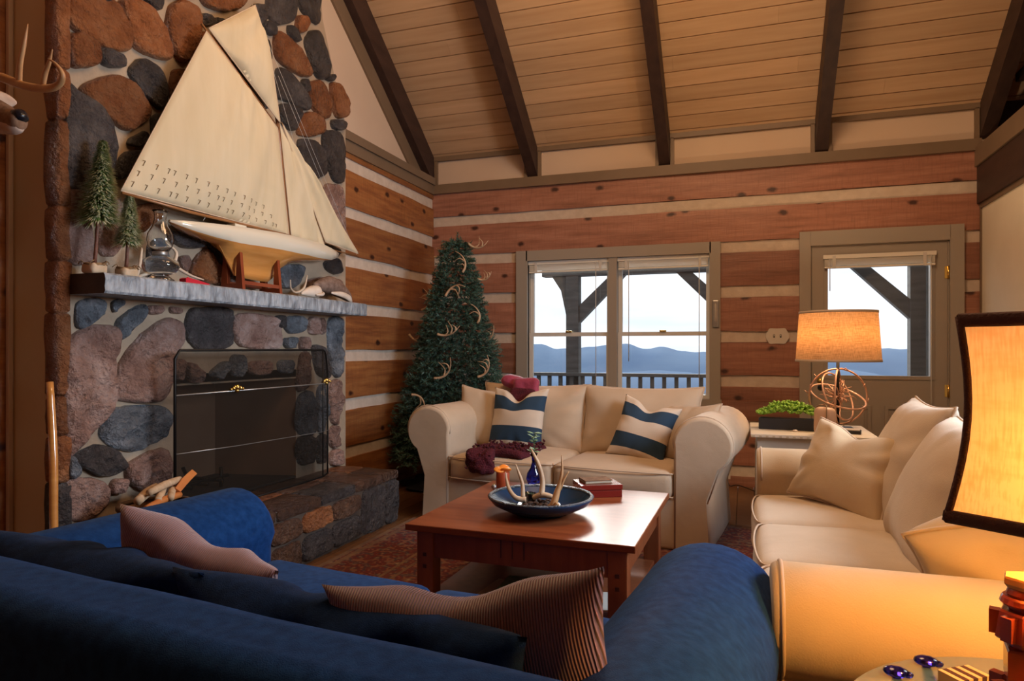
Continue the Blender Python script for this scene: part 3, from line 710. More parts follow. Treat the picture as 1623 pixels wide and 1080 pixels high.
for hz in (1.80, .86, .2):
    mb = MB(); mb.tube([(sx1 + .006, D - .006, hz - .05), (sx1 + .006, D - .006, hz + .05)], .008, 8); mb.box(sx1 - .02, sx1 + .02, D - .004, D + .002, hz - .048, hz + .048); mb.build('hinge', 'brass', t)
mb = MB(); mb.sphere((sx0 + .06, D - .05, .93), .028); mb.tube([(sx0 + .06, D, .93), (sx0 + .06, D - .04, .93)], .012, 8); mb.build('door_knob', 'brass', t)
ba, bb = onY(1305, 410, D - .05).x, onY(1485, 405, D - .05).x
blind('raised_blind', ba, bb, D - .009, onY(1395, 402, D).z, 'raised cream metal blind mounted at the top of the door', [(.37, 1.62), (-.36, .3)])
# ============================================================ OUTSIDE
mb = MB(); mb.box(-4.5, 4.5, D + WT, 9.6, -.20, -.10); struct(mb.build('porch_deck', 'porch'))
PY = 9.35
t = thing('porch_pergola', (0, PY, -.10), 'dark timber porch posts, braces and top beam outside the windows', 'porch')
for px_ in (-2.28, -.12, 1.98):
    mb = MB(); mb.box(px_ - .09, px_ + .09, -.09, .09, 0, 2.32, bev=.006); mb.build('post', 'porch', t)
    for sg in (-1, 1):
        if px_ < -2 and sg < 0: 
            mb = MB(); mb.prism([(px_ - .09, 1.75), (px_ - .09, 2.32), (px_ - .30, 2.32), (px_ - .17, 2.12)], -.06, .06, 'Y'); mb.build('bracket', 'porch', t); continue
        e_ = px_ + sg * .75; w_ = .16
        mb = MB(); mb.prism([(px_ + sg * .05, 1.62), (px_ + sg * .05, 1.62 + w_ * 1.5), (e_ - sg * .2, 2.33), (e_, 2.33)], -.07, .07, 'Y'); mb.build('brace', 'porch', t)
mb = MB(); mb.box(-2.72, 3.2, -.10, .10, 2.32, 2.56, bev=.006); mb.build('beam', 'porch', t)
t = thing('porch_railing', (0, PY - .17, -.10), 'grey wooden porch railing with square balusters seen through the windows', 'railing')
mb = MB(); mb.box(-4.4, 2.0, -.06, .06, .92, .965, bev=.004); mb.build('top_rail', 'porch', t)
mb = MB(); mb.box(-4.4, 2.0, -.025, .025, .10, .15); mb.build('lower_rail', 'porch', t)
x = -3.4
while x < 1.9:
    mb = MB(); mb.box(x, x + .05, -.022, .022, .14, .925); mb.build('baluster', 'porch', t); x += .158
# wing of the house that the door glass looks onto
t = thing('porch_wing', (2.02, 8.2, -.10), 'weathered grey house wing with a dark framed window beyond the door glass', 'building')
mb = MB(); mb.box(0.02, .5, -1.6, 1.0, 0, 3.2); mb.build('wall', 'porch', t)
mb = MB(); mb.box(-.02, .02, -.9, -.78, .7, 2.1); mb.box(-.02, .02, -.1, .02, .7, 2.1); mb.box(-.02, .02, -.9, .02, 2.0, 2.12); mb.box(-.02, .02, -.9, .02, .62, .72); mb.build('window_frame', 'beam', t)
mb = MB(); mb.box(.0, .02, -.78, -.1, .72, 2.0); mb.build('pane', 'glaze', t)
# ridges and valley
def ridge(name, Y, x0, x1, base, pts, mat, label, seed, jag):
    mb = MB(); n = 260; rows = []
    for j in range(6):
        row = []
        for i in range(n + 1):
            x = x0 + (x1 - x0) * i / n; u = i / n * (len(pts) - 1); k = min(int(u), len(pts) - 2); f_ = u - k; f_ = f_ * f_ * (3 - 2 * f_)
            h = pts[k] * (1 - f_) + pts[k + 1] * f_ + noise.noise(Vector((x * jag, seed, 0))) * 14 + noise.noise(Vector((x * jag * 4, seed, 3))) * 4
            fr = [1, .8, .55, .3, .12, 0][j]; hh = base + (h - base) * fr + noise.noise(Vector((x * jag * 2, j * 1.7, seed))) * 10 * (1 if 0 < j < 5 else 0)
            row.append(mb.bm.verts.new((x, Y - j * Y * .06, hh)))
        rows.append(row)
    bk = [mb.bm.verts.new((v.co.x, Y + Y * .2, base)) for v in rows[0]]
    for a, b in zip([bk] + rows, rows):
        for i in range(n): mb.face([a[i], a[i + 1], b[i + 1], b[i]], smooth=True)
    return tag(mb.build(name, mat), label, 'mountain', kind='structure')
# heights read off the skyline at Y=4000 (z = (554-py)/1075 * t)
YM = 4000.0
sky = [(700, 548), (780, 556), (846, 547), (865, 548), (885, 555), (905, 556), (925, 548), (945, 553), (965, 549), (990, 548), (1005, 550), (1022, 556), (1045, 552), (1060, 551), (1080, 558), (1100, 560), (1125, 562), (1200, 560), (1300, 555), (1390, 557), (1420, 556), (1500, 552)]
xs = [onY(a, b, YM) for a, b in sky]
def sk(x, pp):
    for a, b in zip(pp, pp[1:]):
        if a.x <= x <= b.x: f_ = (x - a.x) / (b.x - a.x); f_ = f_ * f_ * (3 - 2 * f_); return a.z * (1 - f_) + b.z * f_
    return pp[0].z if x < pp[0].x else pp[-1].z
def hs(f, x0, x1, n=60): return [f(x0 + (x1 - x0) * i / n) for i in range(n + 1)]
ridge('mountain_ridge', YM, -3000, 3400, -520, hs(lambda x: sk(x, xs) + 8, -3000, 3400), 'hill', 'haze-blue forested mountain ridge on the skyline outside the windows', 1, .004)
ridge('mountain_ridge', 6500, -5000, 6000, -500, hs(lambda x: -36 + 55 * math.exp(-((x - 700) / 260) ** 2) + 30 * math.exp(-((x - 1900) / 500) ** 2), -5000, 6000), 'hill_far', 'haze-paled mountain ridge farthest away behind the blue one', 2, .002)
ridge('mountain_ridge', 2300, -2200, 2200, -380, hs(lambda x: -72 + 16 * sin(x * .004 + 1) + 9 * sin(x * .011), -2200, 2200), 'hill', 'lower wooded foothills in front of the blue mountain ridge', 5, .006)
mb = MB(); n = 40; g = []
for j in range(n + 1):
    yy = 60 + (j / n) ** 2 * 2400; row = []
    for i in range(n + 1):
        xx = (-1 + 2 * i / n) * (120 + yy * 1.1); row.append(mb.bm.verts.new((xx, yy, -24 - yy * .05 + noise.noise(Vector((xx * .01, yy * .006, 2))) * 7)))
    g.append(row)
for j in range(n):
    for i in range(n): mb.face([g[j][i], g[j][i + 1], g[j + 1][i + 1], g[j + 1][i]], smooth=True)
tag(mb.build('valley_ground', 'ground'), None, None, kind='structure')

# ============================================================ CHIMNEY
t = thing('stone_fireplace', (0, 0, 0), 'tall fieldstone fireplace of orange, grey and pink stones in pale mortar', 'fireplace')
Y0, Y1 = 2.14, 4.34
FY0, FY1, FZ1, HZ = onX(276, 600, XC).y, onX(469, 600, XC).y, 1.0, .35
mb = MB()
# mortar body around the firebox
XB = XL - .085
def mbody(y0, y1, z0, z1): mb.box(XB, XC, y0, y1, z0, z1, 0)
mbody(Y0, FY0, 0, FZ1); mbody(FY1, Y1, 0, FZ1); mbody(Y0, Y1, FZ1, 2.72); mbody(FY0, FY1, 0, HZ)
mb.prism([(Y0, 2.72), (Y1, 2.72), (Y1, 2.85), (4.22, 3.1), (4.05, 3.5), (3.97, 4.2), (3.93, 4.7), (Y0, 5.95)], XB, XC, 'X', 0)
mb.build('mortar_body', 'mortar', t, weld=False)
mb = MB(); dx = .55
mb.box(XC - dx - .05, XC - dx, FY0 + .1, FY1 - .1, HZ, FZ1 + .1, 1)
mb.prism([(XC, FY1), (XC - dx, FY1 - .12), (XC - dx, FY1 - .08), (XC - .02, FY1 + .05)], HZ, FZ1 + .1, 'Z', 1)
mb.prism([(XC, FY0), (XC - dx, FY0 + .12), (XC - dx, FY0 + .08), (XC - .02, FY0 - .05)], HZ, FZ1 + .1, 'Z', 0)
mb.box(XC - dx, XC, FY0, FY1, FZ1 + .01, FZ1 + .06, 0); mb.box(XC - dx, XC, FY0, FY1, HZ - .05, HZ + .012, 0)
mb.build('firebox', ['soot', 'firebrick'], t, weld=False)
mb = MB(); 
for k in range(4): mb.tube([(XC - .15, 2.9 + k * .12, HZ + .06), (XC - .42, 2.9 + k * .12, HZ + .06), (XC - .45, 2.9 + k * .12, HZ + .12)], .012, 6)
for yy in (2.86, 3.3): mb.tube([(XC - .2, yy, HZ + .012), (XC - .2, yy, HZ + .13)], .012, 6)
mb.tube([(XC - .2, 2.8, HZ + .07), (XC - .2, 3.36, HZ + .07)], .012, 6)
mb.build('fire_grate', 'iron', t)
SM = {'O': 0, 'D': 1, 'P': 2, 'G': 3}
def rock(mb, poly, h, mi, X=XC, seed=0, nrm_axis='X', rough=.012):
    """poly = (y, z) outline on the face; grows a domed, chipped stone"""
    c = (sum(p[0] for p in poly) / len(poly), sum(p[1] for p in poly) / len(poly))
    c0 = c; poly = [(c0[0] + (p[0] - c0[0]) * 1.10, c0[1] + (p[1] - c0[1]) * 1.10) for p in poly]
    for it_ in range(2):
        q = []
        for i in range(len(poly)):
            a, b = poly[i], poly[(i + 1) % len(poly)]; k = (.2, .25)[it_]
            q += [(a[0] * (1 - k) + b[0] * k, a[1] * (1 - k) + b[1] * k), (a[0] * k + b[0] * (1 - k), a[1] * k + b[1] * (1 - k))]
        poly = q
    q = []
    for i in range(len(poly)):
        a, b = poly[i], poly[(i + 1) % len(poly)]; m_ = max(1, int(math.hypot(a[0] - b[0], a[1] - b[1]) / .022))
        for j in range(m_):
            y_, z_ = a[0] + (b[0] - a[0]) * j / m_, a[1] + (b[1] - a[1]) * j / m_; nv = noise.noise_vector(Vector((y_ * 22, z_ * 22, seed)))
            q.append((y_ + nv.x * .007, z_ + nv.y * .007))
    poly = q
    rings = []; prof = [(1.0, -.02), (.995, .35), (.975, .72), (.93, .92), (.84, 1.0), (.72, 1.03), (.6, 1.0), (.48, 1.03), (.36, 1.0), (.24, 1.02), (.12, 1.0)]
    for s_, hh in prof:
        ring = []
        for (y, z) in poly:
            yy = c[0] + (y - c[0]) * s_; zz = c[1] + (z - c[1]) * s_
            d = h * hh + (noise.noise(Vector((yy * 9, zz * 9, seed))) * rough * 1.3 - abs(noise.noise(Vector((yy * 24, zz * 24, seed)))) * rough * 1.2 + noise.noise(Vector((yy * 60, zz * 60, seed))) * rough * .35) * (1 if hh > .5 else .2)
            ring.append(mb.bm.verts.new((X + d, yy, zz)))
        rings.append(ring)
    n = len(poly)
    for a, b in zip(rings, rings[1:]):
        for i in range(n): mb.face([a[i], a[(i + 1) % n], b[(i + 1) % n], b[i]], mi, True)
    cv = mb.bm.verts.new((X + h, c[0], c[1]))
    for i in range(n): mb.face([rings[-1][i], rings[-1][(i + 1) % n], cv], mi, True)
ST1 = '''O 295 -60 510 5 560 130 555 215 480 205 300 115
O 520 10 560 0 630 15 700 110 730 200 725 250 650 235 580 200 545 80
O 735 20 800 5 850 50 850 110 840 200 790 265 750 220 718 110
O 295 135 400 170 420 200 420 280 300 290
D 435 195 530 240 535 290 445 280 428 240
D 600 255 660 270 700 330 715 420 690 470 620 400 555 310
O 480 320 560 345 640 450 640 500 560 555 520 540 420 460 370 400 360 370
D 280 350 330 400 430 460 480 540 495 640 480 780 400 800 290 800 268 700 272 450
D 560 590 630 560 640 600 600 625 555 620
D 520 660 600 640 640 640 560 740 510 770
O 740 300 790 295 810 310 740 440 735 360
P 300 810 370 815 360 900 420 1120 280 1120 272 900
P 430 830 500 840 530 930 520 1080 430 1090 425 950
O 860 -40 1060 -40 1040 30 960 50 880 20
D 880 55 910 70 930 100 870 110 865 75
D 925 70 965 85 950 100 925 95
D 980 75 1020 70 1060 50 1040 110 990 120
D 1080 20 1130 20 1135 80 1110 110 1085 90
D 1150 -30 1270 -30 1265 80 1230 100 1180 100 1150 60
D 1275 -40 1370 -40 1370 110 1330 80 1290 40
O 1275 70 1305 65 1325 100 1300 145 1270 120
D 1135 90 1160 90 1180 140 1165 155 1130 120
D 1240 110 1260 115 1290 170 1270 180 1235 140
D 1330 135 1370 140 1385 200 1412 280 1400 330 1360 330 1330 250 1310 180
O 1190 135 1230 150 1310 240 1340 315 1290 325 1190 255 1180 190
D 1190 290 1240 310 1290 370 1325 430 1320 470 1290 460 1230 430 1190 420
O 1330 350 1380 350 1415 420 1415 490 1390 510 1340 460 1330 400
O 1418 355 1450 360 1490 440 1485 500 1440 500 1422 430
D 1195 450 1240 445 1285 480 1260 560 1220 540 1195 490
O 1300 485 1350 480 1395 520 1385 570 1330 585 1275 575
D 1280 600 1340 600 1390 640 1400 740 1360 760 1310 730 1290 680
D 1395 560 1460 570 1478 640 1475 780 1430 770 1400 680 1385 600
P 1400 790 1470 800 1475 1000 1420 960 1380 840
D 1295 340 1320 345 1325 390 1305 395
D 1420 510 1475 520 1478 555 1430 555
D 1395 335 1425 315 1435 335 1415 350
D 1135 165 1155 175 1165 240 1150 270 1125 210
D 610 -30 700 -30 690 40 650 30
D 385 -40 500 -40 490 -5 450 8
O 700 -60 850 -60 840 -10 720 -10
D 650 500 700 480 700 560 660 590
O 830 150 900 140 1000 300 900 420 820 330
D 700 560 800 520 860 640 760 760 680 700
P 900 460 1050 480 1080 640 950 700 880 600
D 1000 250 1110 330 1150 470 1080 460 1010 380
P 1100 600 1180 640 1200 800 1120 830 1080 720
O 700 790 900 760 1000 830 900 880 720 860
D 1210 620 1270 640 1290 800 1240 860 1210 760
O 580 880 680 870 700 930 640 950 600 1000 560 960'''
ST6 = '''D 140 200 250 230 400 290 380 320 280 335 200 310 150 260
O 320 420 400 330 440 400 530 500 520 590 400 570 300 520 290 480
P 200 400 270 380 280 420 260 500 215 470
D 410 290 470 310 520 480 450 400
G 920 460 1000 450 1100 460 1060 560 1000 620 940 610 925 540
D 1240 430 1350 400 1372 500 1320 520 1260 490
D 1230 290 1370 350 1340 390 1250 340
P 1290 90 1380 120 1380 250 1300 150
G -20 300 90 260 130 420 90 560 0 560
P 560 480 620 440 640 590 560 600
P 1120 560 1230 540 1360 560 1370 650 1150 640'''
ST2 = '''G 135 200 220 195 222 235 200 260 155 292 130 285
G 245 205 285 195 290 215 255 245
G 270 265 310 230 360 210 365 250 310 310 280 330 262 295
P 370 215 415 220 400 245 370 245
P 440 220 485 225 480 245 445 245
P 95 350 150 310 200 292 255 300 260 350 250 420 255 520 230 570 160 640 120 700 85 690 82 450
P 320 350 380 290 430 265 478 285 482 340 455 380 436 500 400 525 280 525 262 480 280 410
D 510 230 560 225 630 228 642 260 640 340 600 362 530 358 505 330 495 280
P 660 250 700 245 780 255 800 290 800 355 740 360 665 345 652 300
G 820 255 870 252 885 270 880 300 835 310 818 290
P 895 258 930 256 925 300 930 310 895 310
P 935 258 953 262 950 312 932 308
G 815 325 855 322 850 358 818 358
P 865 325 890 320 895 360 865 360
D 785 250 812 250 812 290 795 290
G 960 262 1000 262 1003 340 995 450 975 440 960 350
P 965 470 1000 465 1003 560 985 610 965 590
P 965 620 995 610 995 680 965 685
G 240 560 330 550 430 552 432 640 400 660 320 698 250 680 215 640 230 590
D 130 710 200 672 270 700 295 745 250 775 200 780 120 735
P 300 740 370 700 430 690 436 840 330 820 295 780
P 75 800 150 785 230 800 240 870 180 920 70 930
G 85 720 110 710 145 775 90 790
P 250 790 290 785 285 830 240 840
P 490 395 545 440 540 470 500 470
G 565 440 625 395 630 430 600 462
G 640 380 680 380 682 450 640 450
P 700 400 780 400 770 445 705 445
G 795 400 835 395 840 440 800 440
P 865 380 895 370 885 490 855 500
D 905 350 935 350 955 400 958 460 920 440
G 858 520 905 495 915 640 856 640
G 922 490 955 475 955 620 926 640
D 858 650 915 650 910 735 858 740
D 922 650 955 640 955 730 922 735
P 965 695 1000 690 1000 740 968 745
P 450 400 480 395 485 465 455 460'''
k = 0; mb = MB()
for txt, sc_, ox, oy in ((ST1, 2.7, 0, 0), (ST6, 4.508, 240, 320), (ST2, 2.077, 60, 380)):
    for ln in txt.split('\n'):
        f_ = ln.split(); vals = list(map(float, f_[1:])); P_ = []
        for i in range(0, len(vals), 2):
            q = onX(ox + vals[i] / sc_, oy + vals[i + 1] / sc_, XC + .02); P_.append((min(max(q.y, Y0 + .01), 4.36), q.z))
        if ST2 is txt and min(p[1] for p in P_) < .2: P_ = [(a, max(b, .1)) for a, b in P_]
        rock(mb, P_, .032 + .018 * random.random(), SM[f_[0]], seed=k * 1.7, rough=.022 if txt is ST2 else .010); k += 1
# corner stones wrapping the near edge of the chimney
z = .05
rs = random.Random(4)
while z < 5.3:
    hh = rs.uniform(.16, .42); kd = rs.choice([0, 0, 0, 1])
    soft(mb, (XC - .012, Y0 - .012, z + hh / 2), (.085, .06, hh - .010), .012, (.01, .008, .01), 4, mi=kd, noise_amp=.012, nscale=9, seed=z)
    z += hh
mb.build('face_stones', ['stone_orange', 'stone_dark', 'stone_pink', 'stone_blue'], t, weld=False)
# hearth: raised slab of flat stones
mb = MB(); HX = -2.28; HY1 = 4.24
mb.box(XC - .0, HX - .02, Y0 + .1, HY1 - .02, 0, HZ - .03, 4)
MT['hearth_mortar'] = simple('shaded_hearth_mortar', (.05, .032, .022), .9, c2=(.09, .06, .04), scale=6, bump=.6)  # darker copy of the mortar, hearth shade put into the colour
rs = random.Random(12)
y = Y0 + .1; cols = []
while y < HY1 - .05:
    w = min(rs.uniform(.26, .46), HY1 - y)
    if HY1 - y - w < .15: w = HY1 - y
    xm = XC + rs.uniform(.20, .30)
    for (xa_, xb_) in ((XC, xm), (xm, HX)):
        soft(mb, ((xa_ + xb_) / 2, y + w / 2, HZ - .03), (xb_ - xa_ - .012, w - .012, .06), .014, (0, 0, .002), 4, mi=rs.choice([2, 2, 2, 1, 0]), noise_amp=.006, nscale=7, seed=y + xa_)
    y += w
# front face stones
y = Y0 + .1
while y < HY1 - .05:
    w = min(rs.uniform(.22, .48), HY1 - y)
    if HY1 - y - w < .12: w = HY1 - y
    zz = 0; 
    for (za, zb) in ([(0.0, HZ - .07)] if rs.random() < .8 else [(0, .15), (.16, HZ - .07)]):
        j = lambda: rs.uniform(-.02, .02)
        rock(mb, [(y + .012, za + .01), (y + w - .012, za + .01 + abs(j())), (y + w - .012 + j() * .3, (za + zb) / 2), (y + w - .02 + j() * .3, zb - .005), (y + w / 2, zb), (y + .02 + j() * .3, zb - .005)], 
             .022, rs.choice([0, 1, 1, 2, 2, 2]), X=HX - .02, seed=y * 3)
    y += w
mb.build('hearth', ['stone_orange', 'stone_dark', 'stone_hearth_shade', 'stone_blue', 'hearth_mortar'], t, weld=False)
# wood border boards along the hearth foot
# mantel shelf
MX = -2.55; MZ0, MZ1 = 1.428, 1.515; MY0, MY1 = 2.15, 4.25
mb = MB(); n = 110
ring = []
for i in range(n + 1):
    y = MY0 + (MY1 - MY0) * i / n; a = lambda s: noise.noise(Vector((y * 17, s, 0))) * .004
    pr = [(XC + .0, MZ0), (MX - .006, MZ0), (MX + a(1), MZ0 + .01 + a(2)), (MX + a(3) * 1.6, (MZ0 * 2 + MZ1) / 3), (MX + a(5) * 1.6, (MZ0 + 2 * MZ1) / 3), (MX + a(4), MZ1 - .008 + a(6)), (MX - .008, MZ1), (XC + .0, MZ1)]
    ring.append([mb.bm.verts.new((u, y, v)) for u, v in pr])
for a, b in zip(ring, ring[1:]):
    for j in range(8): mb.face([a[j], a[(j + 1) % 8], b[(j + 1) % 8], b[j]], 0)
mb.face(ring[0][::-1], 1); mb.face(ring[-1], 0)
tag(mb.build('mantel_shelf', ['mantel', 'beam']), 'rough-hewn grey timber mantel shelf across the stone fireplace', 'mantel')

# ============================================================ SOFAS
def arm_profile(xo, w, h, r, over, sgn, flare=.02):
    """rolled arm outline; xo = outer panel x, sgn=+1 right arm; scroll overhangs outward"""
    xi = xo - w; cx, cz = xo - w / 2 + over / 2 + (over - 0) * .0, h - r
    pts = [(xi, .02), (xo + flare, .02), (xo, .30)]
    a0 = -58; a1 = 172
    for k in range(19):
        a = R(a0 + (a1 - a0) * k / 18); pts.append((cx + r * 1.04 * cos(a), cz + r * sin(a)))
    pts.append((xi, cz - r * .15))
    return [(sgn * x, z) for x, z in pts]
def arm_mesh(prof, y0, y1, rr=.025, wob=.004, seed=0):
    mb = MB(); cx = sum(p[0] for p in prof) / len(prof); cz = .55
    rings = []; n = 14
    ys = [(y0 + rr * (1 - cos(a)), 1 - (1 - sin(a)) * .10) for a in (0, pi / 6, pi / 3)] + [(y0 + rr + (y1 - y0 - 2 * rr) * i / n, 1) for i in range(n + 1)] + [(y1 - rr * (1 - cos(a)), 1 - (1 - sin(a)) * .10) for a in (pi / 3, pi / 6, 0)]
    for y, s_ in ys:
        ring = []
        for x, z in prof:
            px_ = cx + (x - cx) * s_; pz = cz + (z - cz) * s_ if z > .1 else z
            nv = noise.noise_vector(Vector((px_ * 4, y * 4, pz * 4 + seed))) * wob
            ring.append(mb.bm.verts.new((px_ + nv.x, y, pz + nv.z * (1 if z > .1 else 0))))
        rings.append(ring)
    for a, b in zip(rings, rings[1:]):
        for i in range(len(prof)): mb.face([a[i], a[(i + 1) % len(prof)], b[(i + 1) % len(prof)], b[i]], 0, True)
    # front panel inset with a piped seam
    f = mb.face(rings[0][::-1], 0); mb.face(rings[-1], 0)
    return mb, rings
def sofa(name, label, loc, rotz, Wd, dep, aw, ah, r, over, seat_h, back_h, mat, ns, bc, bcmat, pipe, skirt=True, seat_mat=None, seat_z0=.30, bt=.20):
    t = thing(name, loc, label, 'sofa', rotz); seat_mat = seat_mat or mat
    inner = Wd - 2 * aw
    mb = MB(); soft(mb, (0, dep / 2 - .015, .163), (inner + .04, dep - .05, .30), .02, (0, .01, 0), 8, noise_amp=.006 if skirt else .002, nscale=3)
    mb.build('skirted_base' if skirt else 'base', mat, t)
    for sg in (-1, 1):
        mb, rings = arm_mesh(arm_profile(Wd / 2, aw, ah, r, over, sg), 0, dep - .08, seed=sg * 3)
        a_ = mb.build('armrest', mat, t)
        if pipe:
            pr = arm_profile(Wd / 2 + .002, aw, ah + .001, r, over, sg)
            mb = MB(); mb.tube([(x, .022, z) for x, z in pr[2:]], .0055, 6, sub=1); mb.build('arm_piping', pipe, a_)
    mb = MB(); soft(mb, (0, dep - bt / 2, back_h / 2 + .01), (inner + 2 * aw - .04, bt, back_h), .055 if not skirt else .085, (0, .01, 0), 12, noise_amp=.005, nscale=3); mb.build('backrest', mat, t)
    w = inner / ns
    for k in range(ns):
        cx = -inner / 2 + w * (k + .5); d_ = dep - bt + .02
        mb = MB(); soft(mb, (cx, -.01 + d_ / 2, (seat_z0 + seat_h) / 2), (w - .006, d_, seat_h - seat_z0), .045, (0, .02, .028), 9, noise_amp=.006, nscale=3.5, seed=k * 5)
        c_ = mb.build('seat_cushion', seat_mat, t)
        if pipe:
            zt = seat_h - .012
            for zz in (zt, seat_z0 + .02):
                mb = MB(); mb.tube([(cx - w / 2 + .012, .05, zz), (cx - w / 2 + .03, -.006, zz), (cx, -.026, zz), (cx + w / 2 - .03, -.006, zz), (cx + w / 2 - .012, .05, zz)], .004, 6, sub=4); mb.build('cushion_piping', pipe, c_)
    for (cx, w_, h_, tk, yy, z0, lean, rz, sd) in bc:
        o = pillow('back_cushion', w_, h_, tk, bcmat, (cx, yy, z0), (R(-lean), 0, R(rz)), None, cat=None, seed=sd, ear=.045, pipe=pipe, wr=.008 if pipe else .022)
        o.parent = t
    return t
def onsofa(t, loc, e):
    M = T(t.location) @ Matrix.Rotation(t.rotation_euler.z, 4, 'Z') @ T(Vector(loc)) @ euler_m(*e)
    return M.to_translation(), M.to_3x3()
def throw(t, loc, e, *a, **k):
    l, r_ = onsofa(t, loc, e); return pillow('throw_pillow', *a[:4], l, r_, *a[4:], **k)
# window sofa
s1 = sofa('cream_sofa', 'cream slipcovered rolled-arm sofa facing the camera below the window', (-1.15, 4.14, 0), R(-6.4), 1.90, .98, .19, .80, .165, .14, .47, .76, 'cream', 2,
          [(-.40, .86, .51, .20, .56, .44, 14, 0, 1), (.40, .86, .51, .20, .56, .44, 14, 0, 2)], 'cream', 'piping')
throw(s1, (-.74, .44, .46), (-18, 6, 14), .46, .46, .19, 'cream', 'plain cream cushion at the left arm of the window sofa', seed=11, pipe='piping')
throw(s1, (-.43, .34, .46), (-16, 0, -3), .44, .47, .17, 'stripe', 'navy and cream striped cushion on the left half of the window sofa', 'striped cushions on the window sofa', chop=.16, seed=4)
throw(s1, (.43, .34, .455), (-22, 12, -6), .40, .43, .17, 'stripe', 'tilted navy and cream striped cushion on the right half of the window sofa', 'striped cushions on the window sofa', chop=.12, seed=6)
throw(s1, (.735, .40, .46), (-22, -4, -24), .44, .40, .18, 'cream', 'plain cream cushion against the right arm of the window sofa', seed=13, pipe='piping')
# burgundy throw: bundled over the back, runs behind the striped cushion and out over the seat
mb = MB()
M0 = T(s1.location) @ Matrix.Rotation(s1.rotation_euler.z, 4, 'Z')
def blob(c, size, seed, amp, rot=(0, 0, 0), mi=0):
    soft(mb, (0, 0, 0), size, min(size) * .48, (0, 0, 0), 12, M=M0 @ T(Vector(c)) @ euler_m(*rot), noise_amp=amp, nscale=9, seed=seed, mi=mi)
blob((-.49, .62, .915), (.30, .14, .11), 3, .016, (0, 22, 0), 1)
blob((-.42, .55, .88), (.20, .07, .20), 5, .012, (0, 0, 0), 1)
blob((-.42, .44, .70), (.20, .05, .42), 8, .010, (-14, 0, 0), 0)
blob((-.40, .22, .50), (.38, .42, .06), 5, .02, (0, 0, 0), 0)
blob((-.50, -.01, .45), (.22, .10, .17), 9, .03, (0, 0, 0), 0)
rs = random.Random(3)
for k in range(260):
    a = rs.uniform(-.20, .20); b = rs.uniform(-.2, .2); c = M0 @ Vector((-.40 + a, .22 + b, .522 + rs.uniform(-.01, .02)))
    mb.tube([c, c + Vector((rs.uniform(-.02, .02), rs.uniform(-.02, .02), rs.uniform(.0, .018)))], [.009, .004], 5, mi=0)
for k in range(60):
    c = M0 @ Vector((-.50 + rs.uniform(-.09, .09), -.050, .46 + rs.uniform(-.06, .05)))
    mb.tube([c, c + Vector((rs.uniform(-.012, .012), rs.uniform(-.012, .004), rs.uniform(-.01, .006)))], [.009, .004], 5, mi=0)
tag(mb.build('throw_blanket', ['burgundy', 'magenta'], weld=False), 'burgundy throw draped over the back and seat of the window sofa', 'blanket')
# right-hand sofa
s2 = sofa('cream_sofa', 'cream slipcovered sofa along the right side lit yellow by the near lamp', (0.06, 2.74, 0), R(-90), 2.24, .98, .24, .68, .13, .0, .47, .74, 'cream_warm', 3,
          [(-.63, .66, .58, .26, .52, .42, 20, 0, 21), (-.02, .64, .56, .27, .50, .42, 24, 0, 22), (.58, .64, .54, .25, .52, .42, 20, 0, 23)], 'cream_light', 'piping', seat_mat='cream_light')
pillow('throw_pillow', .52, .40, .20, 'cream_warm', (.36, 3.32, .475), euler_m(-26, 6, -50).to_3x3(), 'beige piped cushion at the far end of the right-hand sofa', seed=31, chop=.10, pipe='piping', wr=.010)
pillow('throw_pillow', .66, .40, .34, 'cream_warm', (.74, 2.05, .475), euler_m(-30, 3, 172).to_3x3(), 'large beige piped cushion against the near arm glowing in lamplight', seed=33, ear=.08, drape=.24, pipe='piping', wr=.012)
# blue sofa in the foreground
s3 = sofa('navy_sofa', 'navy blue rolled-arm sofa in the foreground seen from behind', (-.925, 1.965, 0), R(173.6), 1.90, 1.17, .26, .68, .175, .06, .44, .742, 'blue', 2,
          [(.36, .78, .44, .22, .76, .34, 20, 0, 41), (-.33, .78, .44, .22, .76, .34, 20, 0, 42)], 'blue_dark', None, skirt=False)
throw(s3, (.32, .60, .385), (-28, -18, 14), .42, .46, .18, 'mauve_plain', 'dusty mauve knitted cushion near the far arm of the navy sofa', seed=51, chop=.02)
throw(s3, (-.61, .74, .385), (-14, 9, 8), .52, .44, .16, 'mauve', 'wide ribbed mauve cushion leaning beside the near arm of the navy sofa', seed=52, chop=.05)

# ============================================================ RUG AND COFFEE TABLE
mb = MB(); mb.box(-2.2, .95, 1.55, 4.80, .001, .011, 0, bev=.003); tag(mb.build('persian_rug', 'rug'), 'red and navy patterned oriental rug under the coffee table', 'rug')
TC = Vector((-.862, 3.065, .0112)); TR = R(-1.2)
t = thing('coffee_table', TC, 'square cherry-wood coffee table with thick legs on the oriental rug', 'table', TR)
tw, td, th = .487, .505, .44
mb = MB(); mb.box(-tw, tw, -td, td, th - .028, th, 0, bev=.004); mb.build('tabletop', 'table', t)
for sx in (-1, 1):
    for sy in (-1, 1):
        mb = MB(); x = sx * (tw - .075); y = sy * (td - .075); mb.box(x - .038, x + .038, y - .038, y + .038, 0, th - .028, bev=.004); lg = mb.build('leg', 'table_leg', t)
        for zz in (.25, .30):
            m2 = MB(); m2.box(x - .008, x + .008, y + sy * .036 - .004, y + sy * .036 + .006, zz, zz + .016); m2.build('peg', 'dark_stripe', lg)
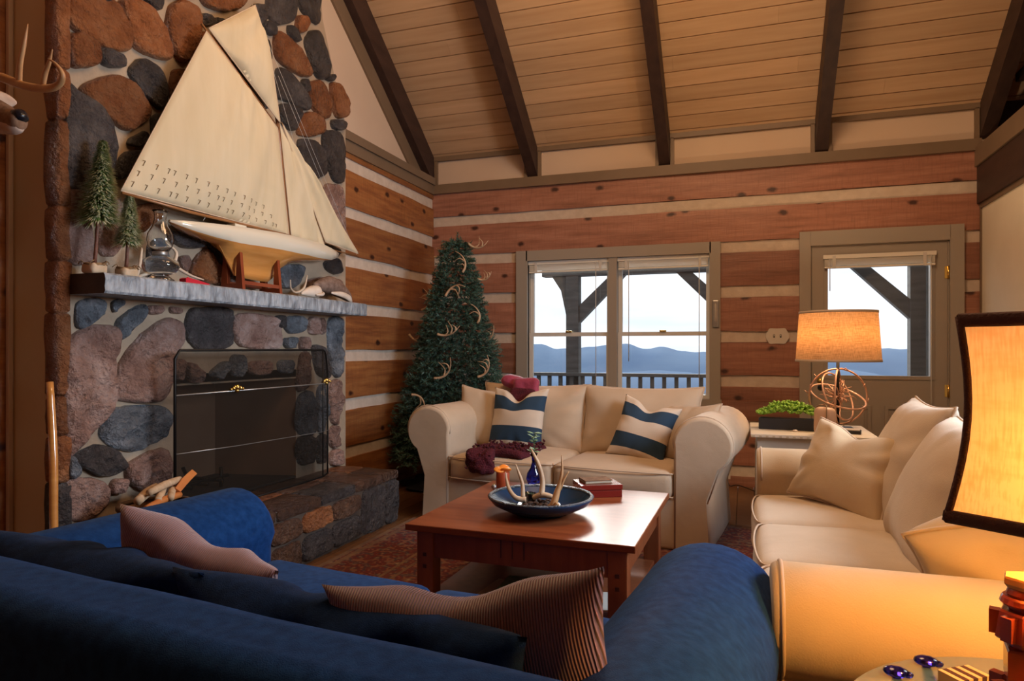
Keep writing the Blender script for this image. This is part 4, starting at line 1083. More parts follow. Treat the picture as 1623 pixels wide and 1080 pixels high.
for sy in (-1, 1):
    mb = MB(); mb.box(-tw + .11, tw - .11, sy * (td - .06) - .012, sy * (td - .06) + .012, th - .145, th - .028); ap = mb.build('apron', 'table_leg', t)
    for xx in (-.07, -.02, .03):
        m2 = MB(); m2.box(xx - .0025, xx + .0025, sy * (td - .06) + sy * .011 - .002, sy * (td - .06) + sy * .013 + .002, th - .115, th - .04); m2.build('inlay', 'dark_stripe', ap)
for sx in (-1, 1):
    mb = MB(); mb.box(sx * (tw - .06) - .012, sx * (tw - .06) + .012, -td + .11, td - .11, th - .145, th - .028); mb.build('apron', 'table_leg', t)
mb = MB(); mb.box(-tw + .06, tw - .06, -td + .06, td - .06, .10, .12, bev=.003); mb.build('lower_shelf', 'table_leg', t)
MTb = T(TC) @ Matrix.Rotation(TR, 4, 'Z'); TZ = TC.z + th
def bookm(name, c, size, rz, cover, label, group, extra=None, cat='book'):
    b_ = thing(name, c, label, cat, rz, group); w, d, h = size
    mb = MB(); mb.box(-w / 2 + .004, w / 2 - .004, -d / 2 + .004, d / 2 - .002, .003, h - .003); mb.build('pages', 'paper', b_)
    mb = MB(); mb.box(-w / 2, w / 2, -d / 2, d / 2, 0, .003); mb.box(-w / 2, w / 2, -d / 2, d / 2, h - .003, h); mb.box(-w / 2, w / 2, d / 2 - .002, d / 2, 0, h); mb.build('cover', cover, b_)
    return b_
for k, (x, y, c_, lb) in enumerate(((-.05, -.32, 'paper', 'pale magazine on the lower shelf of the coffee table, under the bowl side'), (.02, -.31, 'leaf', 'green-covered magazine stacked on a pale one on the lower table shelf'), (.22, -.33, 'blind', 'cream catalogue lying right on the lower shelf of the coffee table'))):
    p = MTb @ Vector((x, y, .121 + (.025 if k == 1 else 0))); bookm('magazine', p, (.28, .22, .025), R(8 * k - 6), c_, lb, None, cat='magazine')
# dish
def at(px, py, z): return onZ(px, py, z)
p = at(857, 803, TZ + .03); BC = Vector((p.x, p.y, TZ))
t = thing('ceramic_dish', BC, 'wide navy glazed ceramic dish holding antlers on the coffee table', 'bowl')
mb = MB(); Rb = .235
mb.lathe([(.115, 0), (.12, .008), (.16, .02), (.215, .048), (Rb, .072), (Rb + .003, .078), (Rb - .004, .082), (Rb - .014, .076), (.20, .056), (.15, .030), (.10, .018), (.0001, .016)], 48); mb.build('dish_body', 'glaze', t)
mb = MB(); mb.lathe([(Rb - .016, .0755), (Rb + .004, .0795), (Rb - .002, .085), (Rb - .012, .083), (Rb - .016, .0755)], 48); mb.build('rim', 'soot' if 0 else 'stone_blue', t)
# inner ring dish
t = thing('small_dish', BC + Vector((.0, -.03, .019)), 'small navy inner dish of dark cones inside the wide dish', 'dish')
mb = MB(); mb.lathe([(.05, 0), (.085, .012), (.10, .026), (.095, .028), (.08, .016), (.0001, .006)], 32); mb.build('dish_body', 'glaze', t)
rs = random.Random(5); mb = MB()
for k in range(60):
    a = rs.uniform(0, 2 * pi); r_ = .075 * math.sqrt(rs.random()); mb.sphere((r_ * cos(a), r_ * sin(a), .022 + rs.random() * .012), rs.uniform(.007, .012), 7, 5, sc=(1, 1, .7))
o = mb.build('cone_pieces', 'potpourri', t); o['kind'] = 'stuff'
def trace_antler(name, base, strokes, mat, label, group, Y0_):
    mb = MB()
    for pts, rad in strokes: mb.tube([onY(a, b, Y0_ + (c if False else 0)) + Vector((0, dy, 0)) for (a, b, dy) in pts for c in (0,)], rad, 8, sub=4)
    o = mb.build(name, mat, weld=False); return tag(o, label, 'antler', group)
yb = BC.y
trace_antler('deer_antler', None, [([(836, 791, -.02), (822, 788, -.03), (810, 776, -.02), (803, 762, 0), (800, 749, .01)], [.013, .012, .010, .007, .0015]), ([(831, 789, -.02), (828, 768, 0), (821, 750, .01), (815, 737, .02)], [.011, .009, .006, .0015])], 'antler', 'pale forked antler standing at the left of the dish, tips up', None, yb - .02)
trace_antler('deer_antler', None, [([(845, 790, .0), (857, 785, .0), (872, 787, 0), (882, 792, 0)], [.010, .014, .012, .007]), ([(858, 785, 0), (858, 765, .02), (852, 742, .03), (843, 725, .04), (836, 713, .05)], [.014, .012, .010, .008, .002])], 'antler', 'tallest pale antler in the middle of the dish', None, yb + .0)
trace_antler('deer_antler', None, [([(872, 803, -.03), (880, 797, -.03), (884, 780, -.01), (888, 765, 0), (890, 745, .01), (888, 723, .02)], [.010, .016, .014, .010, .006, .0015]), ([(887, 776, 0), (893, 762, .0), (901, 748, .01)], [.010, .006, .0015]), ([(868, 804, -.03), (882, 803, -.04), (888, 795, -.04)], [.011, .012, .009])], 'antler_warm', 'amber antler with two tines at the right of the dish', None, yb - .04)
# votive
t = thing('votive_glass', at(839, 803, TZ + .022), 'small clear votive glass with greenery in the front of the dish', 'glass')
mb = MB(); mb.lathe([(.024, 0), (.028, .01), (.031, .062), (.029, .062), (.026, .012), (.0001, .006)], 24); mb.build('cup', 'glass', t)
mb = MB(); mb.lathe([(.0245, .012), (.0265, .04), (.0001, .041)], 20); mb.build('wax', 'plate', t)
mb = MB()
for k in range(9):
    a = k * .7; mb.tube([(0, 0, .04), (.012 * cos(a), .012 * sin(a), .05), (.022 * cos(a), .022 * sin(a), .058)], [.003, .004, .001], 5, sub=2)
mb.build('sprig', 'leaf_dark', t)
# cobalt vase with sprig
p = at(846, 769, TZ); t = thing('bud_vase', p, 'cobalt blue glass bud vase with a leafy sprig behind the dish', 'vase')
mb = MB(); mb.lathe([(.024, 0), (.034, .008), (.042, .035), (.036, .065), (.018, .095), (.010, .125), (.0115, .15), (.022, .172), (.0205, .172), (.009, .15), (.008, .125), (.0001, .12)], 28); mb.build('vase_body', 'blue_glass', t)
mb = MB(); mb.tube([(0, 0, .12), (.003, 0, .19), (-.002, .01, .25), (.006, .0, .285)], [.002, .002, .0016, .001], 6, sub=3); mb.build('stem', 'leaf_dark', t)
rs = random.Random(9)
mb = MB()
for k in range(24):
    a = rs.uniform(0, 2 * pi); z = rs.choice([.18, .19, .235, .25, .265, .28]) + rs.uniform(-.006, .006); L_ = rs.uniform(.025, .05); c = Vector((0, 0, z)); d = Vector((cos(a), sin(a), rs.uniform(-.1, .6))).normalized(); sd = d.cross(Vector((0, 0, 1))).normalized() * L_ * .25
    up_ = Vector((0, 0, .003))
    vs = [mb.bm.verts.new(q) for q in (c, c + d * L_ * .5 + sd, c + d * L_, c + d * L_ * .5 - sd)]; mid = mb.bm.verts.new(c + d * L_ * .5 + up_ * 2)
    for i in range(4): mb.face([vs[i], vs[(i + 1) % 4], mid], smooth=True)
mb.build('leaves', 'leaf', t, weld=False)
# orange-topped candle jar
p = at(797, 774, TZ); t = thing('orange_candle', p, 'rust red pillar candle topped with orange slices behind the dish', 'candle')
mb = MB(); mb.lathe([(.034, 0), (.036, .004), (.036, .085), (.033, .088), (.0001, .086)], 28); mb.build('candle_body', 'candle_red', t)
for k, (dx_, dy_, rx) in enumerate(((-.018, -.005, 18), (.016, .0, -24), (0, .018, 40))):
    mb = MB(); mb.lathe([(.0001, -.005), (.026, -.005), (.031, 0), (.026, .005), (.0001, .005)], 20, M=T((dx_, dy_, .098)) @ euler_m(rx, rx * .6, 0)); mb.build('orange_slice', 'orange', t)
p = at(783, 776, TZ); t = thing('silver_ball', p + Vector((0, 0, .0)), 'small silver ball ornament beside the rust red candle', 'ornament')
mb = MB(); mb.sphere((0, 0, .014), .014, 16, 10); mb.build('ball', 'wire', t)
mb = MB(); mb.tube([(0, 0, .027), (0, 0, .032)], .004, 8); mb.build('cap', 'brass', t)
# red box with old book
a_ = at(945, 800, TZ); b_ = at(996, 790, TZ); c_ = at(899, 776, TZ)
ang = math.atan2(b_.y - a_.y, b_.x - a_.x); 
cen = (at(899, 778, TZ) + at(996, 790, TZ)) / 2
t = thing('wooden_box', (cen.x, cen.y + .005, TZ), 'dark red lacquered wooden box on the coffee table', 'box', R(28))
mb = MB(); mb.box(-.105, .105, -.085, .085, 0, .035, bev=.003); mb.build('box_body', 'red_box', t)
mb = MB(); mb.box(-.107, .107, -.087, .087, .037, .062, bev=.003); mb.build('lid', 'red_box', t)
ob = bookm('old_book', (cen.x - .008, cen.y + .002, TZ + .062), (.145, .10, .018), R(28 + 4), 'old_book', 'small worn brown book lying on the dark red box', None)

# ============================================================ END TABLE BY THE DOOR
EZ = .65
t = thing('end_table', (.41, 4.96, 0), 'whitewashed wooden end table between the two cream sofas', 'table')
mb = MB(); mb.box(-.37, .37, -.36, .36, EZ - .022, EZ, bev=.003); mb.build('tabletop', 'white_table', t)
mb = MB(); mb.box(-.33, .33, -.32, .32, EZ - .12, EZ - .022); mb.build('apron', 'white_table', t)
for sx in (-1, 1):
    for sy in (-1, 1):
        mb = MB(); mb.box(sx * .31 - .025, sx * .31 + .025, sy * .30 - .025, sy * .30 + .025, 0, EZ - .12, bev=.003); mb.build('leg', 'white_table', t)
mb = MB()
for k in range(18): mb.box(-.36 + k * .04, -.345 + k * .04, -.366, -.360, EZ - .02, EZ - .008, 0)
mb.build('edge_fluting', 'paper', t)
# burlap lamp
lp = onY(1328, 600, 5.0); t = thing('table_lamp', (lp.x, 5.0, EZ), 'lamp with a burlap drum shade and twiggy sphere base on the end table', 'lamp')
mb = MB(); mb.box(-.09, .09, -.06, .06, 0, .022, bev=.005); mb.build('base', 'iron', t)
mb = MB(); mb.tube([(0, 0, .02), (0, 0, .52)], .010, 10); mb.build('pole', 'iron', t)
sc_ = .185; cz = .225
mb = MB()
for (rx, ry, rz, rr) in ((90, 0, 12, 1), (90, 0, 78, .97), (20, 15, 0, .95), (62, 35, 40, .9)):
    M_ = T((0, 0, cz)) @ euler_m(rx, ry, rz); pts = [M_ @ Vector((sc_ * rr * cos(a), sc_ * rr * sin(a), 0)) for a in [2 * pi * k / 36 for k in range(37)]]
    mb.tube(pts, .0062, 7, cap=False)
mb.build('ring', 'copper', t)
rs = random.Random(21); mb = MB()
for k in range(46):
    d = Vector((rs.gauss(0, 1), rs.gauss(0, 1), rs.gauss(0, 1))).normalized(); c = Vector((0, 0, cz)) + d * rs.uniform(0, .03); e_ = c + d * rs.uniform(.05, .11) + Vector((rs.uniform(-.03, .03),) * 3)
    mb.tube([c, c.lerp(e_, .5) + Vector((rs.uniform(-.02, .02), rs.uniform(-.02, .02), rs.uniform(-.02, .02))), e_], [.005, .004, .002], 5, sub=2)
for k in range(16):
    a = rs.uniform(0, 2 * pi); c = Vector((sc_ * cos(a), 0, cz + sc_ * sin(a))); mb.tube([c, c + Vector((rs.uniform(-.03, .03), rs.uniform(-.02, .02), rs.uniform(-.03, .03)))], [.004, .0015], 5)
mb.build('twig_cluster', 'copper', t, weld=False)
mb = MB(); mb.sphere((-.11, -.06, cz + .06), .022, 14, 9); mb.build('bead', 'iron', t)
z0, z1 = 1.115 - EZ, 1.437 - EZ; r0, r1 = .262, .240
mb = MB(); mb.lathe([(r0, z0), (r1, z1), (r1 - .004, z1), (r0 - .004, z0), (r0, z0)], 56); mb.build('lamp_shade', 'burlap', t)
for (rr, zz) in ((r0, z0), (r1, z1)):
    mb = MB(); mb.lathe([(rr - .006, zz - .008), (rr + .003, zz - .008), (rr + .003, zz + .008), (rr - .006, zz + .008), (rr - .006, zz - .008)], 56); mb.build('shade_trim', 'cream', t)
mb = MB(); mb.sphere((0, 0, z0 + .13), .03, 14, 10); mb.build('bulb', simple('bulb_glow', (1, .8, .5), .4), t)
light('burlap_lamp_bulb', 'POINT', (lp.x, 5.0, EZ + z0 + .17), 21, (1, .68, .40), .05)
# planter
q0, q1 = at(1213, 681, EZ), at(1292, 690, EZ); pc = (q0 + q1) / 2; pc.y += .05; pa_ = math.atan2(q1.y - q0.y, q1.x - q0.x)
t = thing('succulent_planter', (pc.x + .005, 4.93, EZ), 'long black planter of bright green succulents on the end table', 'planter', R(-8))
mb = MB(); mb.box(-.185, .185, -.06, .06, 0, .075, bev=.004); mb.build('trough', 'planter', t)
rs = random.Random(8); mb = MB()
for k in range(170):
    c = Vector((rs.uniform(-.19, .19), rs.uniform(-.065, .065), 0)); c.z = .080 + .095 * (1 - (c.x / .22) ** 2) * (1 - (c.y / .1) ** 2) * rs.uniform(.5, 1.1)
    for j in range(9):
        a = j * .7 + rs.random(); d = Vector((cos(a), sin(a), rs.uniform(.3, .9))).normalized() * rs.uniform(.020, .034)
        mb.tube([c, c + d * .6, c + d], [.004, .008, .0015], 5)
mb.build('succulents', 'moss', t, weld=False)
# wax block
pp = at(1311, 693, EZ); t = thing('wax_block', (pp.x + .0, 4.70, EZ), 'tan rounded wax block tied with twine on the end table', 'candle', R(-20))
mb = MB(); soft(mb, (0, 0, .085), (.115, .09, .17), .025, (.006, .006, .004), 6, noise_amp=.003, nscale=10); mb.build('block', 'wax', t)
mb = MB(); mb.tube([(.02, -.052, .0), (.022, -.054, .1), (.02, -.045, .172), (.01, 0, .178), (.0, .045, .172), (0, .052, .08)], .003, 6, sub=3); mb.tube([(-.05, -.02, .172), (-.02, -.03, .19), (.01, -.01, .182), (-.01, .02, .19), (-.05, .01, .175)], .003, 6, sub=4); mb.build('twine_tie', 'twine', t)
pp = at(1345, 684, EZ); t = thing('coaster_holder', (pp.x + .0, 4.82, EZ), 'low black coaster holder with a pale top on the end table', 'coaster', R(-10))
mb = MB(); mb.box(-.055, .055, -.05, .05, .008, .022, bev=.003); mb.box(-.055, .055, -.05, -.038, 0, .01); mb.box(-.055, .055, .038, .05, 0, .01); mb.build('holder', 'dark', t)
mb = MB(); mb.box(-.05, .05, -.045, .045, .0225, .029, bev=.002); mb.build('coaster', 'plate', t)
pp = at(1262, 688, EZ); mb = MB(); mb.sphere((0, 0, .008), .010, 8, 6, sc=(1.6, .8, .8)); mb.tube([(-.03, 0, .003), (0, .004, .006), (.035, 0, .003)], .003, 6, sub=2); tag(mb.build('pebble_trinket', 'shell', loc=(pp.x, 4.79, EZ)), 'small pale trinket lying in front of the planter', 'trinket')

# ============================================================ NEAR GLASS TABLE, LAMP AND CARVED CANDLESTICK
GZ = .60; GC = Vector((.485, 1.185, 0))
t = thing('round_glass_table', GC, 'round grey-green glass side table in the lower right corner', 'table')
mb = MB(); mb.lathe([(.0001, GZ - .012), (.335, GZ - .012), (.34, GZ - .008), (.34, GZ - .003), (.337, GZ), (.0001, GZ)], 72); mb.build('glass_top', 'table_glass', t)
mb = MB(); mb.lathe([(.20, 0), (.20, .02), (.05, .05), (.035, .3), (.05, GZ - .03), (.12, GZ - .013)], 32); mb.build('pedestal', 'iron', t)
lc = Vector((.535, 1.165, GZ)); la = math.atan2(-.636, .77)
t = thing('table_lamp', lc, 'large lamp with an amber square shade edged in dark brown at the right edge', 'lamp', la)
mb = MB(); mb.lathe([(.075, 0), (.08, .012), (.06, .03), (.03, .045), (.022, .08), (.04, .13), (.045, .18), (.022, .24), (.014, .28), (.012, .40)], 24); mb.build('base', 'carved', t)
mb = MB(); mb.tube([(0, 0, .40), (0, 0, .60)], .006, 8); mb.build('pole', 'brass', t)
def shade_ring(z, half):
    """square with inward-bowed sides and clipped corners"""
    pts = []
    for s_ in range(4):
        M_ = Matrix.Rotation(s_ * pi / 2, 4, 'Z')
        for k in range(10):
            u = -1 + 2 * k / 10; v = half * (1 - .035 * (1 - u * u)); pts.append(M_ @ Vector((u * half, -v, z)))
    return pts
zs0, zs1 = .94 - GZ, 1.238 - GZ
def hz_(u): return .182 - .012 * u - .014 * sin(pi * u)
mb = MB(); rings = []
for k in range(13): rings.append([mb.bm.verts.new(p) for p in shade_ring(zs0 + (zs1 - zs0) * k / 12, hz_(k / 12))])
for a, b in zip(rings, rings[1:]):
    for i in range(40): mb.face([a[i], a[(i + 1) % 40], b[(i + 1) % 40], b[i]], smooth=False)
mb.build('lamp_shade', 'linen_shade', t, weld=False)
def trim_loop(pts, w, name='shade_trim'):
    mb = MB(); mb.tube(pts, [(w, .004)] * len(pts), 8, cap=False, up=(0, 0, 1)); mb.build(name, 'shade_trim', t, weld=False)
for (zz, hh) in ((zs0 + .007, hz_(0)), (zs1 - .006, hz_(1))):
    for s_ in range(1):
        r_ = shade_ring(zz, hh + .001); trim_loop(r_ + [r_[0]], .010)
for s_ in range(4):
    M_ = Matrix.Rotation(s_ * pi / 2, 4, 'Z'); mb = MB(); mb.tube([M_ @ Vector((-(hz_(u) + .0005), -(hz_(u) + .0005), zs0 + (zs1 - zs0) * u)) for u in [k / 10 for k in range(11)]], .0055, 8); mb.build('corner_braid', 'shade_trim', t)
mb = MB(); mb.sphere((0, 0, zs0 + .12), .03, 14, 10); mb.build('bulb', bpy.data.materials['bulb_glow'], t)
light('square_lamp_bulb', 'POINT', lc + Vector((0, 0, zs0 + .07)), 30, (1, .50, .13), .035)
# carved candlestick with hexagonal cap
cs = Vector((.392, 1.19, GZ)); t = thing('carved_candlestick', cs, 'red carved wooden candlestick with a honey hexagonal cap on the glass table', 'candlestick')
prof = [(0, .045), (.02, .045), (.028, .030), (.055, .036), (.062, .028), (.085, .022), (.10, .034), (.118, .034), (.135, .022), (.165, .036), (.20, .036), (.215, .022), (.232, .034), (.242, .022)]
mb = MB()
for (z0_, z1_, ra, rb, sides, rot) in ((0, .03, .048, .044, 32, 0), (.03, .045, .026, .026, 12, 0), (.045, .085, .030, .040, 6, .3), (.085, .10, .030, .022, 6, .3), (.10, .15, .034, .034, 4, .6), (.15, .162, .022, .022, 12, 0), (.162, .205, .040, .034, 6, .1), (.205, .213, .022, .022, 12, 0), (.213, .226, .032, .030, 24, 0), (.226, .238, .024, .022, 24, 0)):
    mb.lathe([(ra * .92, z0_), (ra, z0_ + .003), (rb, z1_ - .003), (rb * .92, z1_)], sides, smooth=False, M=Matrix.Rotation(rot, 4, 'Z'))
for k in range(6):
    a = k * pi / 3 + .3; mb.box(-.008, .010, -.007, .007, .05, .10, M=T((.036 * cos(a), .036 * sin(a), 0)) @ Matrix.Rotation(a, 4, 'Z')); mb.box(-.008, .008, -.008, .008, .165, .20, M=T((.036 * cos(a + .4), .036 * sin(a + .4), 0)) @ Matrix.Rotation(a + .4, 4, 'Z'))
mb.build('stem', 'carved', t, weld=False)
mb = MB(); mb.lathe([(.0001, .238), (.024, .238), (.029, .244), (.029, .252), (.027, .255), (.0001, .255)], 6, smooth=False, M=Matrix.Rotation(.2, 4, 'Z')); mb.build('cap', 'carved_top', t, recalc=True)
for k, (a, b, lb) in enumerate(((1420, 1072, 'cobalt glass gem at the near edge of the glass table'), (1468, 1055, 'cobalt glass gem nearer the middle of the glass table'))):
    p = at(a, b, GZ); mb = MB(); mb.sphere((0, 0, .0085), .0215, 14, 8, sc=(1, .8, .42)); mb.sphere((.018, -.004, .007), .010, 10, 6, sc=(1, .8, .6)); tag(mb.build('glass_gem', 'gem', loc=p, weld=False), lb, 'gem', 'cobalt gems on the glass table')
p = at(1528, 1085, GZ); t = thing('striped_block', p, 'small tan and brown striped wooden block on the glass table', 'block', R(35))
mb = MB()
for k in range(7): mb.box(-.034 + k * .01, -.025 + k * .01, -.022, .022, 0, .02, 0 if k % 2 == 0 else 1)
mb.build('laminated_strips', ['tan_stripe', 'dark_stripe'], t, weld=False)

# ============================================================ FIREPLACE SCREEN
SX = -2.61
t = thing('fireplace_screen', (SX, 3.2, HZ), 'black mesh fireplace screen with brass finials standing on the stone hearth', 'screen')
yl, yr = -.62, .60; ht = .835
def loopf(name, pts, r_, mat, sub=0):
    mb = MB(); mb.tube(pts, r_, 8, sub=sub); return mb.build(name, mat, t)
loopf('frame', [(0, yl, .0), (0, yl, ht - .04), (0, yl + .03, ht), (0, yr - .03, ht), (0, yr, ht), ], .007, 'iron')
loopf('frame', [(0, yr, ht), (0, yr, 0)], .004, 'iron')
loopf('frame', [(0, yr, ht), (-.015, yr + .05, ht - .02), (-.035, yr + .10, ht - .12), (-.045, yr + .12, ht - .26), (-.045, yr + .12, 0)], .006, 'iron', 4)
loopf('frame', [(0, yl, .006), (0, yr, .006), (-.045, yr + .12, .006)], .006, 'iron')
loopf('crossbar', [(0, yl, .615), (0, yr, .615), (-.045, yr + .12, .615)], .004, 'wire')
loopf('lower_wire', [(0, yl, .33), (0, -.2, .315), (0, yr, .30), (-.045, yr + .12, .295)], .0022, 'wire')
for (poly) in ([(0, yl + .005, .008), (0, yr - .002, .008), (0, yr - .002, ht - .008), (0, yl + .03, ht - .008), (0, yl + .005, ht - .04)],
               [(0, yr, .008), (-.044, yr + .118, .008), (-.044, yr + .118, ht - .26), (-.034, yr + .098, ht - .13), (-.015, yr + .05, ht - .03), (0, yr, ht - .008)]):
    mb = MB(); a = [mb.bm.verts.new(p) for p in poly]; b = [mb.bm.verts.new(Vector(p) - Vector((.0015, 0, 0))) for p in poly]; mb.face(a); n = len(a)
    for i in range(n): mb.face([a[i], b[i], b[(i + 1) % n], a[(i + 1) % n]])
    mb.build('mesh_panel', 'mesh', t)
for yy in (onX(373, 602, SX).y - 3.2, yr + .055):
    mb = MB(); xx = .012 if yy < yr else -.01
    for (dy, dz, rr) in ((0, .010, .016), (-.026, .004, .012), (.026, .004, .012), (-.045, .0, .008), (.045, 0, .008), (0, -.008, .012), (-.015, .012, .009), (.015, .012, .009)): mb.sphere((xx, yy + dy, .625 + dz), rr, 10, 7)
    mb.build('finial', 'brass', t, weld=False)
# basket with kindling
bp = Vector((-2.50, 2.36, HZ))
t = thing('kindling_basket', bp, 'dark woven basket of kindling on the near end of the hearth', 'basket')
mb = MB(); mb.lathe([(.11, 0), (.13, .04), (.145, .10), (.15, .14), (.142, .142), (.135, .10), (.12, .03), (.0001, .02)], 28); mb.build('basket_body', 'old_book', t)
mb = MB(); mb.lathe([(.138, .135), (.155, .135), (.155, .152), (.138, .152), (.138, .135)], 28); mb.build('rim', 'bark', t)
K = [((-2.40, 2.22, .515), (-2.46, 2.46, .52), .016, 'kindling_orange', 'thin orange stick lying at the front of the kindling pile'),
     ((-2.47, 2.24, .535), (-2.58, 2.44, .55), .022, 'kindling', 'rounded pale stick at the left of the kindling pile'),
     ((-2.42, 2.30, .528), (-2.56, 2.47, .545), .018, 'kindling', 'pale stick second from the front of the kindling pile'),
     ((-2.41, 2.36, .528), (-2.56, 2.52, .54), .017, 'kindling', 'pale split stick in the middle of the kindling pile'),
     ((-2.45, 2.28, .565), (-2.52, 2.52, .575), .018, 'kindling', 'topmost pale stick of the kindling pile'),
     ((-2.47, 2.45, .535), (-2.52, 2.60, .59), .024, 'kindling_orange', 'square-cut orange block at the right end of the kindling pile')]
for i, (a, b, r_, mt, lb) in enumerate(K):
    a, b = Vector(a), Vector(b); mb = MB(); mb.tube([a, a.lerp(b, .5) + Vector((0, 0, .006)), b], [r_ * .85, r_, r_ * .9], 4 if i == 5 else 9, sub=3, smooth=i != 5)
    tag(mb.build('kindling_stick', mt), lb, 'firewood', 'kindling sticks in the hearth basket')
# leaning pole
a = onY(79, 606, 2.07); b = onY(88, 870, 2.02)
mb = MB(); d = (b - a) / (a.z - b.z) * a.z; e_ = a + d * .985
mb.tube([a, a.lerp(e_, .3) + Vector((.006, 0, 0)), a.lerp(e_, .6) - Vector((.006, 0, 0)), e_], [.014, .017, .016, .018], 10, sub=4); tag(mb.build('wooden_staff', 'varnish'), 'slim varnished wooden staff leaning beside the chimney', 'stick')

# ============================================================ MANTEL THINGS
ZM = MZ1 + .001; XM = -2.655
def onM(px, py): return onX(px, py, XM)
def brush_tree(px, top, fb, fw, label, seed):
    b = onM(px, 430); b.z = ZM; tp = onM(*top); base_f = onM(px, fb).z - ZM; H = tp.z - ZM; Wd = fw
    t = thing('bottle_brush_tree', (XM, b.y, ZM), label, 'tree', 0, 'bottle brush trees on the mantel')
    dy = tp.y - b.y
    mb = MB(); soft(mb, (0, 0, .022), (.07, .075, .044), .012, (.004, .004, .002), 4, noise_amp=.004, nscale=14, seed=seed); mb.build('birch_base', 'birch', t)
    mb = MB()
    for k in range(3): mb.tube([(.038 * cos(a_), .040 * sin(a_), .040 + .004 * sin(a_ * 3 + k)) for a_ in [2 * pi * j / 16 for j in range(17)]], .0028, 5)
    rs = random.Random(seed)
    for k in range(8): a_ = rs.uniform(0, 6.28); mb.tube([(.036 * cos(a_), .036 * sin(a_), .042), (.05 * cos(a_ + .3), .05 * sin(a_ + .3), .055), (.06 * cos(a_), .06 * sin(a_), .042)], .002, 4, sub=2)
    mb.build('twine_bow', 'twine', t, weld=False)
    mb = MB(); mb.tube([(0, 0, .04), (0, dy * .4, H * .4), (0, dy * .9, H * .93)], [.008, .007, .002], 8, sub=3); mb.build('trunk', 'trunk_red', t)
    mb = MB(); mb2 = MB()
    N = 4600
    for k in range(N):
        u = rs.random() ** 1.15; z = base_f + (H - base_f) * u; c = Vector((0, dy * z / H, z)); a_ = rs.uniform(0, 2 * pi)
        tier = .82 + .3 * (1 - ((u * 5.5) % 1)); L_ = (Wd / 2) * (1.06 - u) ** .8 * tier * rs.uniform(.85, 1.2) + .010
        d = Vector((cos(a_), sin(a_), rs.uniform(-.75, -.1))).normalized(); e_ = c + d * L_; sd = d.cross(Vector((0, 0, 1))).normalized() * .0021
        m_ = c.lerp(e_, .72)
        mb.face([mb.bm.verts.new(c - sd), mb.bm.verts.new(c + sd), mb.bm.verts.new(m_ + sd), mb.bm.verts.new(m_ - sd)])
        mb2.face([mb2.bm.verts.new(m_ - sd), mb2.bm.verts.new(m_ + sd), mb2.bm.verts.new(e_)])
    f_ = mb.build('foliage', 'brush', t, weld=False, recalc=False); f_['kind'] = 'stuff'
    g_ = mb2.build('frosted_tips', 'frost', t, weld=False, recalc=False); g_['kind'] = 'stuff'
brush_tree(150, (163, 222), 338, .18, 'taller frosted bottle brush tree at the left end of the mantel', 3)
brush_tree(200, (206, 304), 378, .115, 'shorter frosted bottle brush tree beside the glass oil lamp', 8)
# oil lamp
b = onM(254, 440); t = thing('oil_lamp', (XM + .0, b.y, ZM), 'clear glass oil lamp with a tall glass chimney on the mantel', 'lamp')
s_ = (onM(254, 336).z - ZM) / .33
mb = MB(); mb.lathe([(r_ * s_, z_ * s_) for r_, z_ in ((.06, 0), (.062, .008), (.045, .02), (.035, .03), (.07, .045), (.085, .07), (.08, .095), (.05, .115), (.028, .12), (.0001, .12))], 32); mb.build('font', 'glass', t)
mb = MB(); mb.lathe([(r_ * s_, z_ * s_) for r_, z_ in ((.03, .12), (.034, .125), (.034, .14), (.024, .15), (.0001, .152))], 24); mb.build('burner', 'wire', t)
mb = MB(); mb.lathe([(r_ * s_, z_ * s_) for r_, z_ in ((.035, .14), (.052, .165), (.06, .195), (.055, .225), (.036, .26), (.026, .295), (.028, .325), (.036, .335), (.034, .335), (.025, .325), (.023, .295), (.033, .26), (.052, .225), (.057, .195), (.049, .165), (.033, .142), (.035, .14))], 32); mb.build('glass_chimney', 'glass', t)
def strokes_M(name, strokes, mat, label, cat, x=XM):
    mb = MB()
    for pts, rad in strokes: mb.tube([onX(a, b_, x) + Vector((dx, 0, 0)) for a, b_, dx in pts], rad, 8, sub=4)
    return tag(mb.build(name, mat, weld=False), label, cat)
strokes_M('shed_antler', [([(225, 440, -.03), (230, 415, -.03), (238, 392, -.05)], [.006, .008, .004]), ([(276, 384, -.05), (287, 400, -.03), (283, 420, -.02), (300, 436, 0), (318, 444, .02)], [.004, .008, .009, .007, .003]), ([(282, 421, -.02), (262, 428, -.05), (236, 437, -.05), (225, 440, -.03)], [.008, .009, .009, .006])], 'antler_pale', 'pale shed antler curling around the glass oil lamp on the mantel', 'antler', XM + .02)
b0, b1 = onX(287, 440, XM + .05), onX(326, 446, XM + .05)
t = thing('red_dish', (XM + .06, (b0.y + b1.y) / 2, ZM), 'small flat red object lying on the mantel', 'ornament')
mb = MB(); w_ = (b1.y - b0.y) / 2; mb.prism([(-w_, 0), (w_ * .8, 0), (w_, .006), (w_ * .2, .016), (-w_ * .8, .026), (-w_, .02)], -.02, .02, 'X'); mb.build('body', 'red', t)
mb = MB(); mb.sphere((0, -w_ * .6, .026), .006, 8, 6); mb.build('knob', 'red', t)
